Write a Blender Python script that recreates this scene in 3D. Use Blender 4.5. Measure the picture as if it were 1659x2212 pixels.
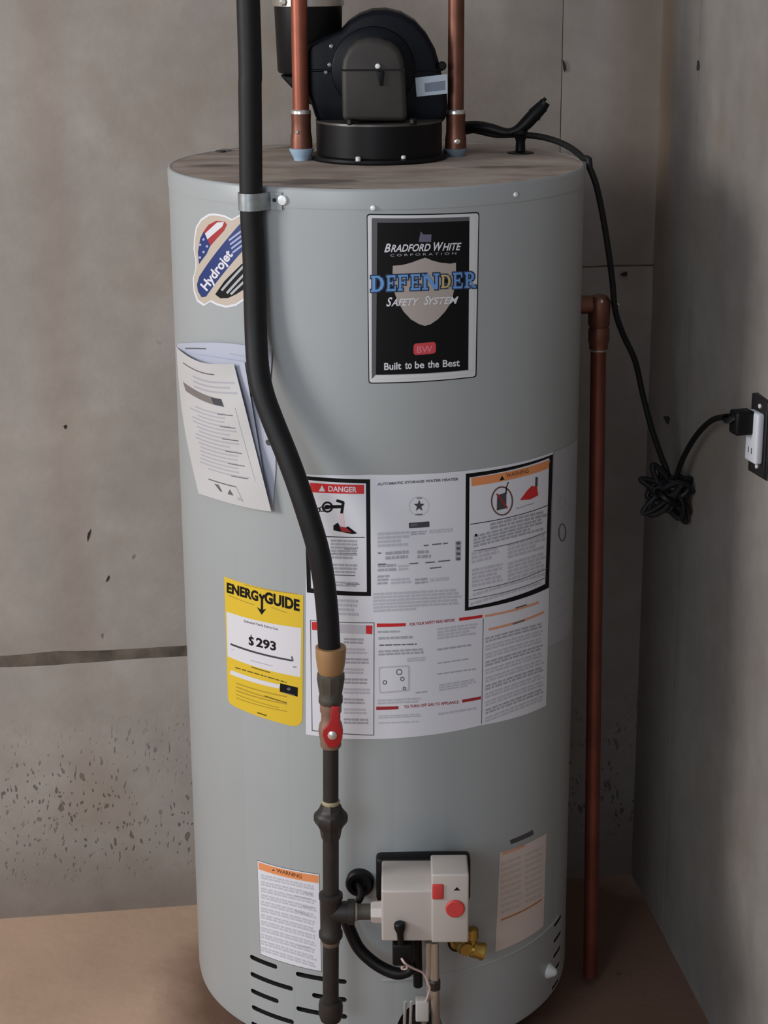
import bpy, bmesh, math, random
from mathutils import Vector, Matrix, noise
from mathutils.geometry import tessellate_polygon
random.seed(7)
for o in list(bpy.data.objects): bpy.data.objects.remove(o)
SC = bpy.context.scene
COL = SC.collection
PI = math.pi

# ------------------------------------------------------------ camera
FPX, PIT, ROLL = 4051.17, 0.298451, -0.0062818
AX, AY, R = -0.007384, 2.561146, 0.28          # tank axis and radius
HC = 1.58164                                   # camera height
TOPZ = 1.28755                                 # tank top
ex, ey, ez = Vector((1, 0, 0)), Vector((0, math.cos(PIT), -math.sin(PIT))), Vector((0, math.sin(PIT), math.cos(PIT)))
rt = ex*math.cos(ROLL) + ez*math.sin(ROLL)
up = ez*math.cos(ROLL) - ex*math.sin(ROLL)
CAMO = Vector((0, 0, HC))
cd = bpy.data.cameras.new('camera'); cam = bpy.data.objects.new('camera', cd); COL.objects.link(cam)
cam.matrix_world = Matrix(((rt.x, up.x, -ey.x, 0), (rt.y, up.y, -ey.y, 0), (rt.z, up.z, -ey.z, HC), (0, 0, 0, 1)))
cd.sensor_fit = 'HORIZONTAL'; cd.sensor_width = 36.0; cd.lens = 36.0*FPX/1659.0
cd.clip_start = 0.05
SC.camera = cam

# ------------------------------------------------------------ world, lights, exposure
w = bpy.data.worlds.new('world'); SC.world = w; w.use_nodes = True
w.node_tree.nodes['Background'].inputs[0].default_value = (0.80, 0.86, 1.0, 1)
w.node_tree.nodes['Background'].inputs[1].default_value = 0.46
def area(name, loc, target, sx, sy, power, color):
    l = bpy.data.lights.new(name, 'AREA'); l.shape = 'RECTANGLE'; l.size = sx; l.size_y = sy
    l.energy = power; l.color = color
    o = bpy.data.objects.new(name, l); COL.objects.link(o); o.location = loc
    o.rotation_euler = (Vector(target)-Vector(loc)).to_track_quat('-Z', 'Y').to_euler()
    return o
area('window_light', (-3.0, 1.25, 1.9), (0, 2.6, 0.8), 1.0, 1.0, 74, (1.0, 0.965, 0.93))
area('fill_light', (-1.5, -0.9, 1.9), (0.0, 2.6, 0.8), 1.3, 1.5, 40, (0.88, 0.95, 1.0))  # cool fill lamp added to lift the tank's front, not a real opening
SC.view_settings.view_transform = 'Standard'
SC.view_settings.look = 'None'
SC.view_settings.exposure = 0.0
SC.view_settings.gamma = 1.0
SC.view_settings.use_curve_mapping = False

# ------------------------------------------------------------ measuring helpers (photo pixels -> real positions)
def ray(x, y):
    u, v = x-829.5, y-1106.0
    return ey + rt*(u/FPX) - up*(v/FPX)
def atY(x, y, Y):
    d = ray(x, y); return CAMO + d*(Y/d.y)
def atZ(x, y, Z):
    d = ray(x, y); return CAMO + d*((Z-HC)/d.z)
def atP(x, y, P, N):
    d = ray(x, y); return CAMO + d*((Vector(P)-CAMO).dot(N)/d.dot(N))
def cyl(x, y, r=R):
    d = ray(x, y); a = d.x*d.x+d.y*d.y; b = -2*(d.x*AX+d.y*AY); c = AX*AX+AY*AY-r*r
    q = b*b-4*a*c
    t = (-b-math.sqrt(max(q, 0)))/(2*a)
    return CAMO + d*t
def sz(x, y, r=R):
    p = cyl(x, y, r)
    return (math.atan2(p.x-AX, AY-p.y)*R, p.z)
def wrap(s, z, r):
    th = s/R
    return Vector((AX+r*math.sin(th), AY-r*math.cos(th), z))
def radial(s):
    th = s/R; return Vector((math.sin(th), -math.cos(th), 0))
def tangent(s):
    th = s/R; return Vector((math.cos(th), math.sin(th), 0))

# ------------------------------------------------------------ materials
def lin(c): return tuple(((v/255)/12.92 if v/255 <= .04045 else ((v/255+.055)/1.055)**2.4) for v in c)
MATS = {}
def mat(name, rgb, rough=.5, metal=0.0, spec=.5, var=0.0, vscale=20, bump=0.0, bscale=200, linear=False, coat=0.0):
    if name in MATS: return MATS[name]
    m = bpy.data.materials.new(name); m.use_nodes = True
    nt = m.node_tree; b = nt.nodes['Principled BSDF']
    c = rgb if linear else lin(rgb)
    b.inputs['Base Color'].default_value = (*c, 1); b.inputs['Roughness'].default_value = rough
    b.inputs['Metallic'].default_value = metal; b.inputs['Specular IOR Level'].default_value = spec
    b.inputs['Coat Weight'].default_value = coat
    if var or bump:
        tc = nt.nodes.new('ShaderNodeTexCoord')
    if var:
        n = nt.nodes.new('ShaderNodeTexNoise'); n.inputs['Scale'].default_value = vscale; n.inputs['Detail'].default_value = 5
        nt.links.new(tc.outputs['Object'], n.inputs['Vector'])
        r = nt.nodes.new('ShaderNodeValToRGB')
        r.color_ramp.elements[0].position = .3; r.color_ramp.elements[1].position = .7
        r.color_ramp.elements[0].color = (*[v*(1-var) for v in c], 1)
        r.color_ramp.elements[1].color = (*[min(v*(1+var), 1) for v in c], 1)
        nt.links.new(n.outputs['Fac'], r.inputs[0]); nt.links.new(r.outputs[0], b.inputs['Base Color'])
    if bump:
        n2 = nt.nodes.new('ShaderNodeTexNoise'); n2.inputs['Scale'].default_value = bscale; n2.inputs['Detail'].default_value = 4
        nt.links.new(tc.outputs['Object'], n2.inputs['Vector'])
        bp = nt.nodes.new('ShaderNodeBump'); bp.inputs['Strength'].default_value = bump; bp.inputs['Distance'].default_value = .002
        nt.links.new(n2.outputs['Fac'], bp.inputs['Height']); nt.links.new(bp.outputs[0], b.inputs['Normal'])
    MATS[name] = m
    return m

class NT:
    def __init__(s, m): s.nt = m.node_tree
    def n(s, t, **k):
        x = s.nt.nodes.new(t)
        for a, v in k.items(): setattr(x, a, v)
        return x
    def l(s, a, b): s.nt.links.new(a, b)
    def math(s, op, a, b=None, c=None, clamp=False):
        x = s.n('ShaderNodeMath', operation=op, use_clamp=clamp)
        for i, v in enumerate((a, b, c)):
            if v is None: continue
            if isinstance(v, (int, float)): x.inputs[i].default_value = v
            else: s.l(v, x.inputs[i])
        return x.outputs[0]
    def ramp(s, fac, lo, hi, a=0.0, b=1.0):
        x = s.n('ShaderNodeMapRange'); x.inputs[1].default_value = lo; x.inputs[2].default_value = hi
        x.inputs[3].default_value = a; x.inputs[4].default_value = b; s.l(fac, x.inputs[0]); return x.outputs[0]
    def mix(s, fac, a, b):
        x = s.n('ShaderNodeMix', data_type='RGBA')
        if isinstance(fac, (int, float)): x.inputs[0].default_value = fac
        else: s.l(fac, x.inputs[0])
        for i, v in ((6, a), (7, b)):
            if isinstance(v, tuple): x.inputs[i].default_value = (*v, 1)
            else: s.l(v, x.inputs[i])
        return x.outputs[2]
    def noise(s, vec, sc, det=4, rough=.5):
        x = s.n('ShaderNodeTexNoise'); x.inputs['Scale'].default_value = sc; x.inputs['Detail'].default_value = det
        x.inputs['Roughness'].default_value = rough; s.l(vec, x.inputs['Vector']); return x.outputs['Fac']

def concrete(name, rgb, pits=True, stain_x=None):
    m = bpy.data.materials.new(name); m.use_nodes = True; N = NT(m); b = m.node_tree.nodes['Principled BSDF']
    b.inputs['Roughness'].default_value = .9; b.inputs['Specular IOR Level'].default_value = .2
    g = N.n('ShaderNodeNewGeometry'); pos = g.outputs['Position']
    sp = N.n('ShaderNodeSeparateXYZ'); N.l(pos, sp.inputs[0]); X, Y, Z = sp.outputs
    c = lin(rgb)
    n1 = N.ramp(N.noise(pos, 3.2, 5, .6), .3, .7); n2 = N.ramp(N.noise(pos, 26, 5, .6), .3, .72)
    col = N.mix(n1, tuple(v*.84 for v in c), tuple(v*1.14 for v in c))
    col = N.mix(N.math('MULTIPLY', n2, .30), col, tuple(v*f for v, f in zip(c, (.62, .60, .58))))
    # warm brown mineral stains
    ns = N.ramp(N.noise(pos, 5.0, 3, .5), .56, .72)
    col = N.mix(N.math('MULTIPLY', ns, .24), col, lin((120, 98, 68)))
    height = N.math('MULTIPLY', N.noise(pos, 110, 4, .6), .22)
    if pits:
        stretch = N.n('ShaderNodeMapping'); stretch.inputs['Scale'].default_value = (1.0, 1.0, .52); N.l(pos, stretch.inputs[0])
        nd = N.n('ShaderNodeTexNoise'); nd.inputs['Scale'].default_value = 30; N.l(pos, nd.inputs['Vector'])
        wv = N.n('ShaderNodeVectorMath', operation='MULTIPLY_ADD'); N.l(nd.outputs['Color'], wv.inputs[0]); wv.inputs[1].default_value = (.02, .02, .02); N.l(stretch.outputs[0], wv.inputs[2])
        band = N.math('MULTIPLY', N.ramp(Z, .37, .24), N.ramp(Z, .05, .12))
        band2 = N.math('MULTIPLY', band, N.ramp(N.noise(pos, 7, 3), .33, .50))
        tot = None
        for sc, th in ((140, .27), (90, .25), (55, .17)):
            v = N.n('ShaderNodeTexVoronoi'); v.inputs['Scale'].default_value = sc; N.l(wv.outputs[0], v.inputs['Vector'])
            cs = N.n('ShaderNodeSeparateColor'); N.l(v.outputs['Color'], cs.inputs[0])
            size = N.math('MULTIPLY', N.math('MULTIPLY_ADD', cs.outputs[0], .8, .25), th*1.2)
            p = N.math('MULTIPLY', N.ramp(N.math('SUBTRACT', size, v.outputs['Distance']), -.04, .07), N.math('GREATER_THAN', cs.outputs[1], .30))
            p = N.math('MULTIPLY', p, band2)
            tot = p if tot is None else N.math('MAXIMUM', tot, p)
        # few scattered small air holes everywhere
        v = N.n('ShaderNodeTexVoronoi'); v.inputs['Scale'].default_value = 16; N.l(wv.outputs[0], v.inputs['Vector'])
        cs = N.n('ShaderNodeSeparateColor'); N.l(v.outputs['Color'], cs.inputs[0])
        p = N.math('MULTIPLY', N.ramp(v.outputs['Distance'], .075, .035), N.math('GREATER_THAN', cs.outputs[1], .80))
        tot = N.math('MAXIMUM', tot, N.math('MULTIPLY', p, N.ramp(Z, .95, .55, .3, 1)))
        col = N.mix(N.math('MULTIPLY', tot, .62), col, lin((62, 55, 49)))
        height = N.math('SUBTRACT', height, N.math('MULTIPLY', tot, .9))
        # damp brownish tide line near the floor
        damp = N.math('MULTIPLY', N.ramp(Z, .15, .015), N.math('MULTIPLY_ADD', N.noise(pos, 9, 4), .8, .2))
        col = N.mix(N.math('MULTIPLY', damp, .85), col, lin((96, 80, 67)))
    if stain_x is not None:
        for ax, x0, wd, zlo, amt, rgbs in stain_x:
            src = X if ax == 'x' else Y
            dd = N.math('ABSOLUTE', N.math('SUBTRACT', N.math('ADD', src, N.math('MULTIPLY', N.noise(pos, 5, 2), .02)), x0+.01))
            f = N.math('MULTIPLY', N.ramp(dd, wd, wd*.2), N.ramp(Z, zlo-.15, zlo+.25))
            col = N.mix(N.math('MULTIPLY', f, amt), col, lin(rgbs))
    bp = N.n('ShaderNodeBump'); bp.inputs['Strength'].default_value = .45; bp.inputs['Distance'].default_value = .003
    N.l(height, bp.inputs['Height']); N.l(bp.outputs[0], b.inputs['Normal']); N.l(col, b.inputs['Base Color'])
    return m

def floor_mat():
    m = bpy.data.materials.new('floor_concrete'); m.use_nodes = True; N = NT(m); b = m.node_tree.nodes['Principled BSDF']
    b.inputs['Roughness'].default_value = .8; b.inputs['Specular IOR Level'].default_value = .3
    g = N.n('ShaderNodeNewGeometry'); pos = g.outputs['Position']
    c = lin((176, 148, 126))
    col = N.mix(N.ramp(N.noise(pos, 4, 4), .3, .7), tuple(v*.85 for v in c), tuple(v*1.12 for v in c))
    sp = N.n('ShaderNodeSeparateXYZ'); N.l(pos, sp.inputs[0]); X, Y, Z = sp.outputs
    v = N.n('ShaderNodeTexVoronoi'); v.inputs['Scale'].default_value = 9; N.l(pos, v.inputs['Vector'])
    col = N.mix(N.math('MULTIPLY', N.ramp(v.outputs['Distance'], .05, .03), .8), col, lin((70, 50, 40)))
    # darker red-brown patch around the heater base, reaching further to the right
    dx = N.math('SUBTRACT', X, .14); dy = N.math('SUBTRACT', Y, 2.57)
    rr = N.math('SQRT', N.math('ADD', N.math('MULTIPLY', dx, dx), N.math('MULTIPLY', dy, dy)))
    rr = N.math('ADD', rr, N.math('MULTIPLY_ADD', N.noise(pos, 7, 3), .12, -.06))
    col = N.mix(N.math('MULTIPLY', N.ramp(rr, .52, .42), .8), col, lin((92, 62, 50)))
    N.l(col, b.inputs['Base Color'])
    bp = N.n('ShaderNodeBump'); bp.inputs['Strength'].default_value = .3; bp.inputs['Distance'].default_value = .003
    N.l(N.noise(pos, 50, 4), bp.inputs['Height']); N.l(bp.outputs[0], b.inputs['Normal'])
    return m

def top_mat():
    m = bpy.data.materials.new('dusty_top'); m.use_nodes = True; N = NT(m); b = m.node_tree.nodes['Principled BSDF']
    b.inputs['Roughness'].default_value = .75; b.inputs['Specular IOR Level'].default_value = .3
    g = N.n('ShaderNodeNewGeometry'); pos = g.outputs['Position']
    sc = N.n('ShaderNodeMapping'); sc.inputs['Scale'].default_value = (.45, 1, 1); N.l(pos, sc.inputs[0])
    col = N.mix(N.ramp(N.noise(sc.outputs[0], 22, 5, .6), .38, .66), lin((172, 158, 146)), lin((142, 126, 114)))
    col = N.mix(N.math('MULTIPLY', N.ramp(N.noise(sc.outputs[0], 13, 3), .60, .68), .75), col, lin((84, 76, 70)))
    N.l(col, b.inputs['Base Color'])
    return m

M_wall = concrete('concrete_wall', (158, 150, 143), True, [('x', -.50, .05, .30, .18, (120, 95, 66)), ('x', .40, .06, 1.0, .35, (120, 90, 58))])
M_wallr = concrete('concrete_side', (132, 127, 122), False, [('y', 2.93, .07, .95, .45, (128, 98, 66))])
M_joint = mat('mortar_joint', (92, 82, 73), .95, var=.45, vscale=22, bump=.6, bscale=80)
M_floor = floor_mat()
M_tank = mat('grey_enamel', (150, 154, 155), .38, spec=.5, var=.03, vscale=6)
M_top = top_mat()
M_slot = mat('dark_interior', (22, 20, 20), .8)
M_black = mat('black_plastic', (13, 12, 13), .45, spec=.2)
M_rub = mat('black_rubber', (18, 18, 19), .55, var=.2, vscale=60, spec=.28)
M_navy = mat('navy_paint', (6, 9, 17), .4, spec=.18, var=.25, vscale=30)
M_motor = mat('dusty_motor_grey', (44, 40, 36), .6, var=.2, vscale=30)
M_blk_iron = mat('black_iron', (42, 38, 36), .5, metal=.25, var=.2, vscale=40)
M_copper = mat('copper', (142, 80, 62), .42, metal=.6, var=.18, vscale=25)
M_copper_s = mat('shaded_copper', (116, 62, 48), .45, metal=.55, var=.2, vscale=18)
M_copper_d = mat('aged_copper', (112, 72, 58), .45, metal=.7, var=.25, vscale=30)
M_solder = mat('solder', (215, 210, 205), .25, metal=.8)
M_galv = mat('galvanised_steel', (150, 155, 156), .35, metal=.7, var=.15, vscale=90)
M_chrome = mat('bright_screw', (235, 238, 240), .22, metal=.3)
M_steel = mat('brushed_steel', (190, 184, 175), .3, metal=.8)
M_brass = mat('brass', (170, 140, 70), .25, metal=.85)
M_bronze = mat('bronze_fitting', (150, 116, 78), .5, metal=.25, var=.08, vscale=30)
M_gcoup = mat('dark_green_fitting', (72, 68, 60), .55, metal=.25)
M_valveb = mat('valve_body', (128, 100, 84), .5, metal=.2)
M_red = mat('red_plastic', (156, 22, 26), .38)
M_redp = mat('red_button', (178, 52, 50), .5)
M_body = mat('light_grey_casting', (172, 164, 158), .42, metal=.1)
M_blue = mat('pale_blue_liner', (150, 175, 195), .4)
M_white = mat('white_plastic', (196, 198, 205), .35)
M_wirew = mat('pinkish_wire', (190, 165, 160), .5)
M_paper = mat('white_paper', (180, 179, 179), .6)
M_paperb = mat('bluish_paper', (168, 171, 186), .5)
M_label = mat('label_white', (206, 207, 214), .38)
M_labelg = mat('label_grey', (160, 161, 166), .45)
M_lcream = mat('label_cream', (198, 184, 176), .5)
P_black = mat('ink_black', (9, 9, 11), .5, spec=.2)
P_txt = mat('ink_text', (88, 86, 92), .5)
P_mid = mat('ink_midgrey', (158, 158, 166), .5)
P_lt = mat('ink_lightgrey', (178, 178, 186), .5)
P_red = mat('ink_red', (190, 28, 34), .45)
P_dred = mat('ink_darkred', (150, 34, 40), .45)
P_or = mat('ink_orange', (214, 136, 84), .45)
P_or2 = mat('ink_paleorange', (206, 148, 118), .45)
P_yel = mat('ink_yellow', (206, 174, 42), .4)
P_dyel = mat('ink_darkyellow', (164, 134, 34), .45)
P_navy = mat('ink_navy', (22, 44, 104), .4)
P_sky = mat('ink_skyblue', (92, 140, 196), .4)
P_skyl = mat('ink_paleblue', (150, 158, 190), .4)
P_gold = mat('ink_gold', (176, 156, 104), .4)
P_tan = mat('ink_tan', (178, 166, 152), .4)
P_sil = mat('ink_silver', (196, 196, 198), .4)
P_shd = mat('ink_shield', (158, 149, 142), .4)
P_wht = mat('ink_white', (202, 201, 206), .4)
P_pink = mat('ink_pink', (208, 110, 120), .4)

# ------------------------------------------------------------ object helpers
def link(name, me, mats, parent=None):
    o = bpy.data.objects.new(name, me); COL.objects.link(o)
    for m in (mats if isinstance(mats, (list, tuple)) else [mats]): me.materials.append(m)
    if parent is not None:
        o.parent = parent; o.matrix_parent_inverse = parent.matrix_basis.inverted()
    return o
def obj(name, bm, m, parent=None, smooth=True, ang=35, bevel=0):
    bmesh.ops.recalc_face_normals(bm, faces=bm.faces)
    if bevel:
        es = [e for e in bm.edges if len(e.link_faces) == 2 and e.calc_face_angle(0) > .6]
        bmesh.ops.bevel(bm, geom=es, offset=bevel, segments=3, profile=.5, affect='EDGES', clamp_overlap=True)
    me = bpy.data.meshes.new(name)
    if smooth:
        for f in bm.faces: f.smooth = True
        lim = math.radians(ang)
        for e in bm.edges:
            e.smooth = len(e.link_faces) == 2 and e.calc_face_angle(0) < lim
    bm.to_mesh(me); bm.free()
    return link(name, me, m, parent)
def thing(name, label, cat, loc, group=None):
    o = bpy.data.objects.new(name, None); COL.objects.link(o); o.location = loc
    o.empty_display_size = .05
    o['label'] = label; o['category'] = cat
    if group: o['group'] = group
    return o
def basis(axis):
    a = Vector(axis).normalized(); t = Vector((0, 0, 1)) if abs(a.z) < .9 else Vector((1, 0, 0))
    u = t.cross(a).normalized(); v = a.cross(u)
    return a, u, v
def add_lathe(bm, p0, axis, prof, seg=32, caps=True):
    """prof: list of (distance along axis, radius)"""
    a, u, v = basis(axis); p0 = Vector(p0); rings = []
    for d, r in prof:
        c = p0+a*d
        rings.append([bm.verts.new(c+(u*math.cos(2*PI*i/seg)+v*math.sin(2*PI*i/seg))*r) for i in range(seg)])
    for A, B in zip(rings, rings[1:]):
        for i in range(seg): bm.faces.new((A[i], A[(i+1) % seg], B[(i+1) % seg], B[i]))
    if caps:
        bm.faces.new(rings[0][::-1]); bm.faces.new(rings[-1])
    return bm
def lathe(p0, axis, prof, seg=32): return add_lathe(bmesh.new(), p0, axis, prof, seg)
def hexa(p0, axis, L, r, n=6, ch=.0015):
    return lathe(p0, axis, [(0, r-ch), (ch, r), (L-ch, r), (L, r-ch)], n)
def spline(pts, n=12):
    P = [Vector(p) for p in pts]; out = []
    Q = [P[0]*2-P[1]]+P+[P[-1]*2-P[-2]]
    for i in range(1, len(Q)-2):
        a, b, c, d = Q[i-1:i+3]
        for k in range(n):
            t = k/n
            out.append(.5*((2*b)+(c-a)*t+(2*a-5*b+4*c-d)*t*t+(3*b-a-3*c+d)*t**3))
    out.append(P[-1]); return out
def add_tube(bm, path, r, seg=14, caps=True):
    path = [Vector(p) for p in path]; rings = []; u = None
    for i, p in enumerate(path):
        t = (path[min(i+1, len(path)-1)]-path[max(i-1, 0)]).normalized()
        if u is None: _, u, _v = basis(t)
        u = (u-t*u.dot(t)).normalized(); v = t.cross(u)
        rr = r(i/(len(path)-1)) if callable(r) else r
        rings.append([bm.verts.new(p+(u*math.cos(2*PI*k/seg)+v*math.sin(2*PI*k/seg))*rr) for k in range(seg)])
    for A, B in zip(rings, rings[1:]):
        for k in range(seg): bm.faces.new((A[k], A[(k+1) % seg], B[(k+1) % seg], B[k]))
    if caps: bm.faces.new(rings[0][::-1]); bm.faces.new(rings[-1])
    return bm
def tube(path, r, seg=14): return add_tube(bmesh.new(), path, r, seg)
def add_box(bm, x0, x1, y0, y1, z0, z1, mtx=None):
    v = [bm.verts.new((x, y, z)) for z in (z0, z1) for y in (y0, y1) for x in (x0, x1)]
    for f in ((0, 1, 3, 2), (4, 6, 7, 5), (0, 4, 5, 1), (2, 3, 7, 6), (0, 2, 6, 4), (1, 5, 7, 3)): bm.faces.new([v[i] for i in f])
    if mtx is not None: bmesh.ops.transform(bm, matrix=mtx, verts=v)
    return v
def box(*a, mtx=None):
    bm = bmesh.new(); add_box(bm, *a, mtx=mtx); return bm
def prism(pts, d, base=None):
    """closed outline of 3D points extruded along vector d"""
    bm = bmesh.new(); a = [bm.verts.new(p) for p in pts]; b = [bm.verts.new(Vector(p)+Vector(d)) for p in pts]
    n = len(a); bm.faces.new(a[::-1]); bm.faces.new(b)
    for i in range(n): bm.faces.new((a[i], a[(i+1) % n], b[(i+1) % n], b[i]))
    return bm
def frame(loc, xa, za):
    """matrix with local x=xa, z=za"""
    x = Vector(xa).normalized(); z = Vector(za).normalized(); y = z.cross(x)
    return Matrix(((x.x, y.x, z.x, loc[0]), (x.y, y.y, z.y, loc[1]), (x.z, y.z, z.z, loc[2]), (0, 0, 0, 1)))

# ------------------------------------------------------------ flat print wrapped on surfaces
_font_cache = {}
def glyphs(txt, shear=0.0, bold=0.0):
    k = (txt, shear, bold)
    if k in _font_cache: return _font_cache[k]
    c = bpy.data.curves.new('t', 'FONT'); c.body = txt; c.size = 1; c.shear = shear; c.offset = bold; c.resolution_u = 3
    o = bpy.data.objects.new('t', c); COL.objects.link(o)
    dg = bpy.context.evaluated_depsgraph_get(); me = bpy.data.meshes.new_from_object(o.evaluated_get(dg))
    vs = [(v.co.x, v.co.y) for v in me.vertices]; fs = [tuple(p.vertices) for p in me.polygons]
    bpy.data.objects.remove(o); bpy.data.curves.remove(c); bpy.data.meshes.remove(me)
    x0 = min(v[0] for v in vs); x1 = max(v[0] for v in vs); h = max(v[1] for v in vs)
    _font_cache[k] = (vs, fs, x0, x1, h); return _font_cache[k]
class Print:
    def __init__(s, to2, to3, step=.006, both=False):
        s.to2, s.to3, s.step, s.both = to2, to3, step, both; s.bms = {}; s.grp = ''
    def bm(s, m):
        k = s.grp or m.name
        if k not in s.bms: s.bms[k] = (bmesh.new(), m)
        return s.bms[k][0]
    def poly2(s, p2, m, layer):
        bm = s.bm(m)
        tri = tessellate_polygon([[Vector((a, b, 0)) for a, b in p2]])
        vs = [bm.verts.new((a, b, layer)) for a, b in p2]
        for t in tri:
            try: bm.faces.new([vs[i] for i in t])
            except ValueError: pass
    def poly(s, pts, m, layer=1): s.poly2([s.to2(*p) for p in pts], m, layer)
    def line(s, a, b, wpx, m, layer=2):
        dx, dy = b[0]-a[0], b[1]-a[1]; L = math.hypot(dx, dy) or 1; nx, ny = -dy/L*wpx/2, dx/L*wpx/2
        # offsets measured at each end so a long rule stays parallel
        s.poly([(a[0]+nx, a[1]+ny), (b[0]+nx, b[1]+ny), (b[0]-nx, b[1]-ny), (a[0]-nx, a[1]-ny)], m, layer)
    def ring(s, c, rx, ry, wpx, m, layer=2, n=20):
        for i in range(n):
            a, b = 2*PI*i/n, 2*PI*(i+1)/n
            P = lambda t, k: (c[0]+(rx-k)*math.cos(t), c[1]+(ry-k)*math.sin(t))
            s.poly([P(a, 0), P(b, 0), P(b, wpx), P(a, wpx)], m, layer)
    def disc(s, c, rx, ry, m, layer=2, n=16):
        s.poly([(c[0]+rx*math.cos(2*PI*i/n), c[1]+ry*math.sin(2*PI*i/n)) for i in range(n)], m, layer)
    def text(s, txt, a, b, hpx, m, layer=3, shear=0.0, bold=0.0):
        """baseline from pixel a to pixel b, cap height hpx"""
        vs, fs, x0, x1, h = glyphs(txt, shear, bold); bm = s.bm(m)
        dx, dy = b[0]-a[0], b[1]-a[1]; L = math.hypot(dx, dy)
        upx, upy = (0, -1) if abs(dy) < abs(dx)*.6 else (dy/L, -dx/L)
        vv = []
        for x, y in vs:
            t = (x-x0)/(x1-x0); k = y/h*hpx
            q = s.to2(a[0]+dx*t+upx*k, a[1]+dy*t+upy*k); vv.append(bm.verts.new((q[0], q[1], layer)))
        for f in fs:
            try: bm.faces.new([vv[i] for i in f])
            except ValueError: pass
    def fuzz(s, a, b, h, m, layer=2, rows=3, gap=.45, seed=1):
        """block of unreadable fine print between pixel corners a (top-left line start), b (top-right), h = height"""
        rnd = random.Random(seed); rh = h/rows
        for r in range(rows):
            x = 0.0; L = b[0]-a[0]; end = L*(rnd.uniform(.72, 1) if r % 3 == 2 else rnd.uniform(.93, 1))
            while x < end-2:
                wl = min(rnd.uniform(5, 17), end-x)
                y0 = a[1]+(b[1]-a[1])*x/L+rh*(r+gap*.5); y1 = a[1]+(b[1]-a[1])*(x+wl)/L+rh*(r+gap*.5)
                th = rh*(1-gap)
                s.poly([(a[0]+x, y0), (a[0]+x+wl, y1), (a[0]+x+wl, y1+th), (a[0]+x, y0+th)], m, layer)
                x += wl+2.2
    def build(s, parent, names):
        out = []
        for k, (bm, m) in s.bms.items():
            lo = [min(v.co[i] for v in bm.verts) for i in (0, 1)]; hi = [max(v.co[i] for v in bm.verts) for i in (0, 1)]
            for ax in ((0, 1) if s.both else (0,)):
                q = math.floor(lo[ax]/s.step)*s.step+s.step
                no = (1, 0, 0) if ax == 0 else (0, 1, 0)
                while q < hi[ax]:
                    co = (q, 0, 0) if ax == 0 else (0, q, 0)
                    bmesh.ops.bisect_plane(bm, geom=bm.verts[:]+bm.edges[:]+bm.faces[:], dist=1e-7, plane_co=co, plane_no=no)
                    q += s.step
            for v in bm.verts: v.co = s.to3(v.co.x, v.co.y, v.co.z)
            for f in bm.faces:
                f.smooth = True
                f.normal_update()
                if f.normal.dot(CAMO-f.calc_center_median()) < 0: f.normal_flip()
            me = bpy.data.meshes.new(names.get(k, 'print')); bm.to_mesh(me); bm.free()
            o = link(names.get(k, k.split('#')[0]), me, m, parent); out.append(o)
            if k in FINE: o['kind'] = 'stuff'
        return out
FINE = {'ink_text', 'ink_midgrey', 'ink_lightgrey', 'ink_beige', 'ink_olive', 'ink_charcoal', 'ink_darkyellow', 'ink_black', 'ink_red', 'ink_darkred', 'ink_paleorange', 'ink_white', 'ink_paleblue'}
NAMES = {'ink_black': 'black_print', 'ink_text': 'small_print', 'ink_midgrey': 'grey_print', 'ink_lightgrey': 'pale_grey_print', 'ink_red': 'red_print',
         'ink_darkred': 'dark_red_print', 'ink_orange': 'orange_band', 'ink_paleorange': 'pale_orange_print', 'ink_yellow': 'yellow_panel', 'ink_darkyellow': 'dark_yellow_print',
         'ink_navy': 'navy_print', 'ink_skyblue': 'blue_lettering', 'ink_paleblue': 'pale_blue_print', 'ink_gold': 'gold_letter', 'ink_tan': 'tan_panel', 'ink_silver': 'silver_border',
         'ink_shield': 'shield_emblem', 'ink_white': 'white_print', 'ink_pink': 'pink_print', 'label_white': 'label_sheet', 'label_cream': 'label_sheet', 'label_grey': 'label_sheet'}
def on_tank(): return Print(lambda x, y: sz(x, y), lambda a, b, l: wrap(a, b, R+.0004+.00013*l))
def label_part(pr, name, base, parent, label=None):
    """the label's sheet is the part; its printed colours are sub-parts"""
    key = base.name; bm, m = pr.bms.pop(key)
    tmp = Print(pr.to2, pr.to3, pr.step, pr.both); tmp.bms[key] = (bm, m)
    sheet = tmp.build(parent, {key: name})[0]
    if label: sheet['label'] = label
    pr.build(sheet, NAMES)
    return sheet
def scale_poly(pts, k):
    cx = sum(p[0] for p in pts)/len(pts); cy = sum(p[1] for p in pts)/len(pts)
    return [(cx+(x-cx)*k, cy+(y-cy)*k) for x, y in pts]
def frompix(ox, oy, k): return lambda *pts: [(ox+x/k, oy+y/k) for x, y in pts]

# ============================================================ SETTING
WC = Vector((.431, 2.966, 0)); WD = Vector((.9913, .1318, 0)).normalized()      # back wall corner and direction
WN = Vector((-WD.y, WD.x, 0))                                                   # away from the room
RD = (Vector((.477, 2.588, 0))-WC).normalized(); RN = Vector((-RD.y, RD.x, 0))  # right wall runs towards the camera
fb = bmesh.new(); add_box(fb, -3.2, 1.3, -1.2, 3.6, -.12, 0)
fl = obj('floor', fb, M_floor, smooth=False); fl['kind'] = 'structure'

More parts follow.
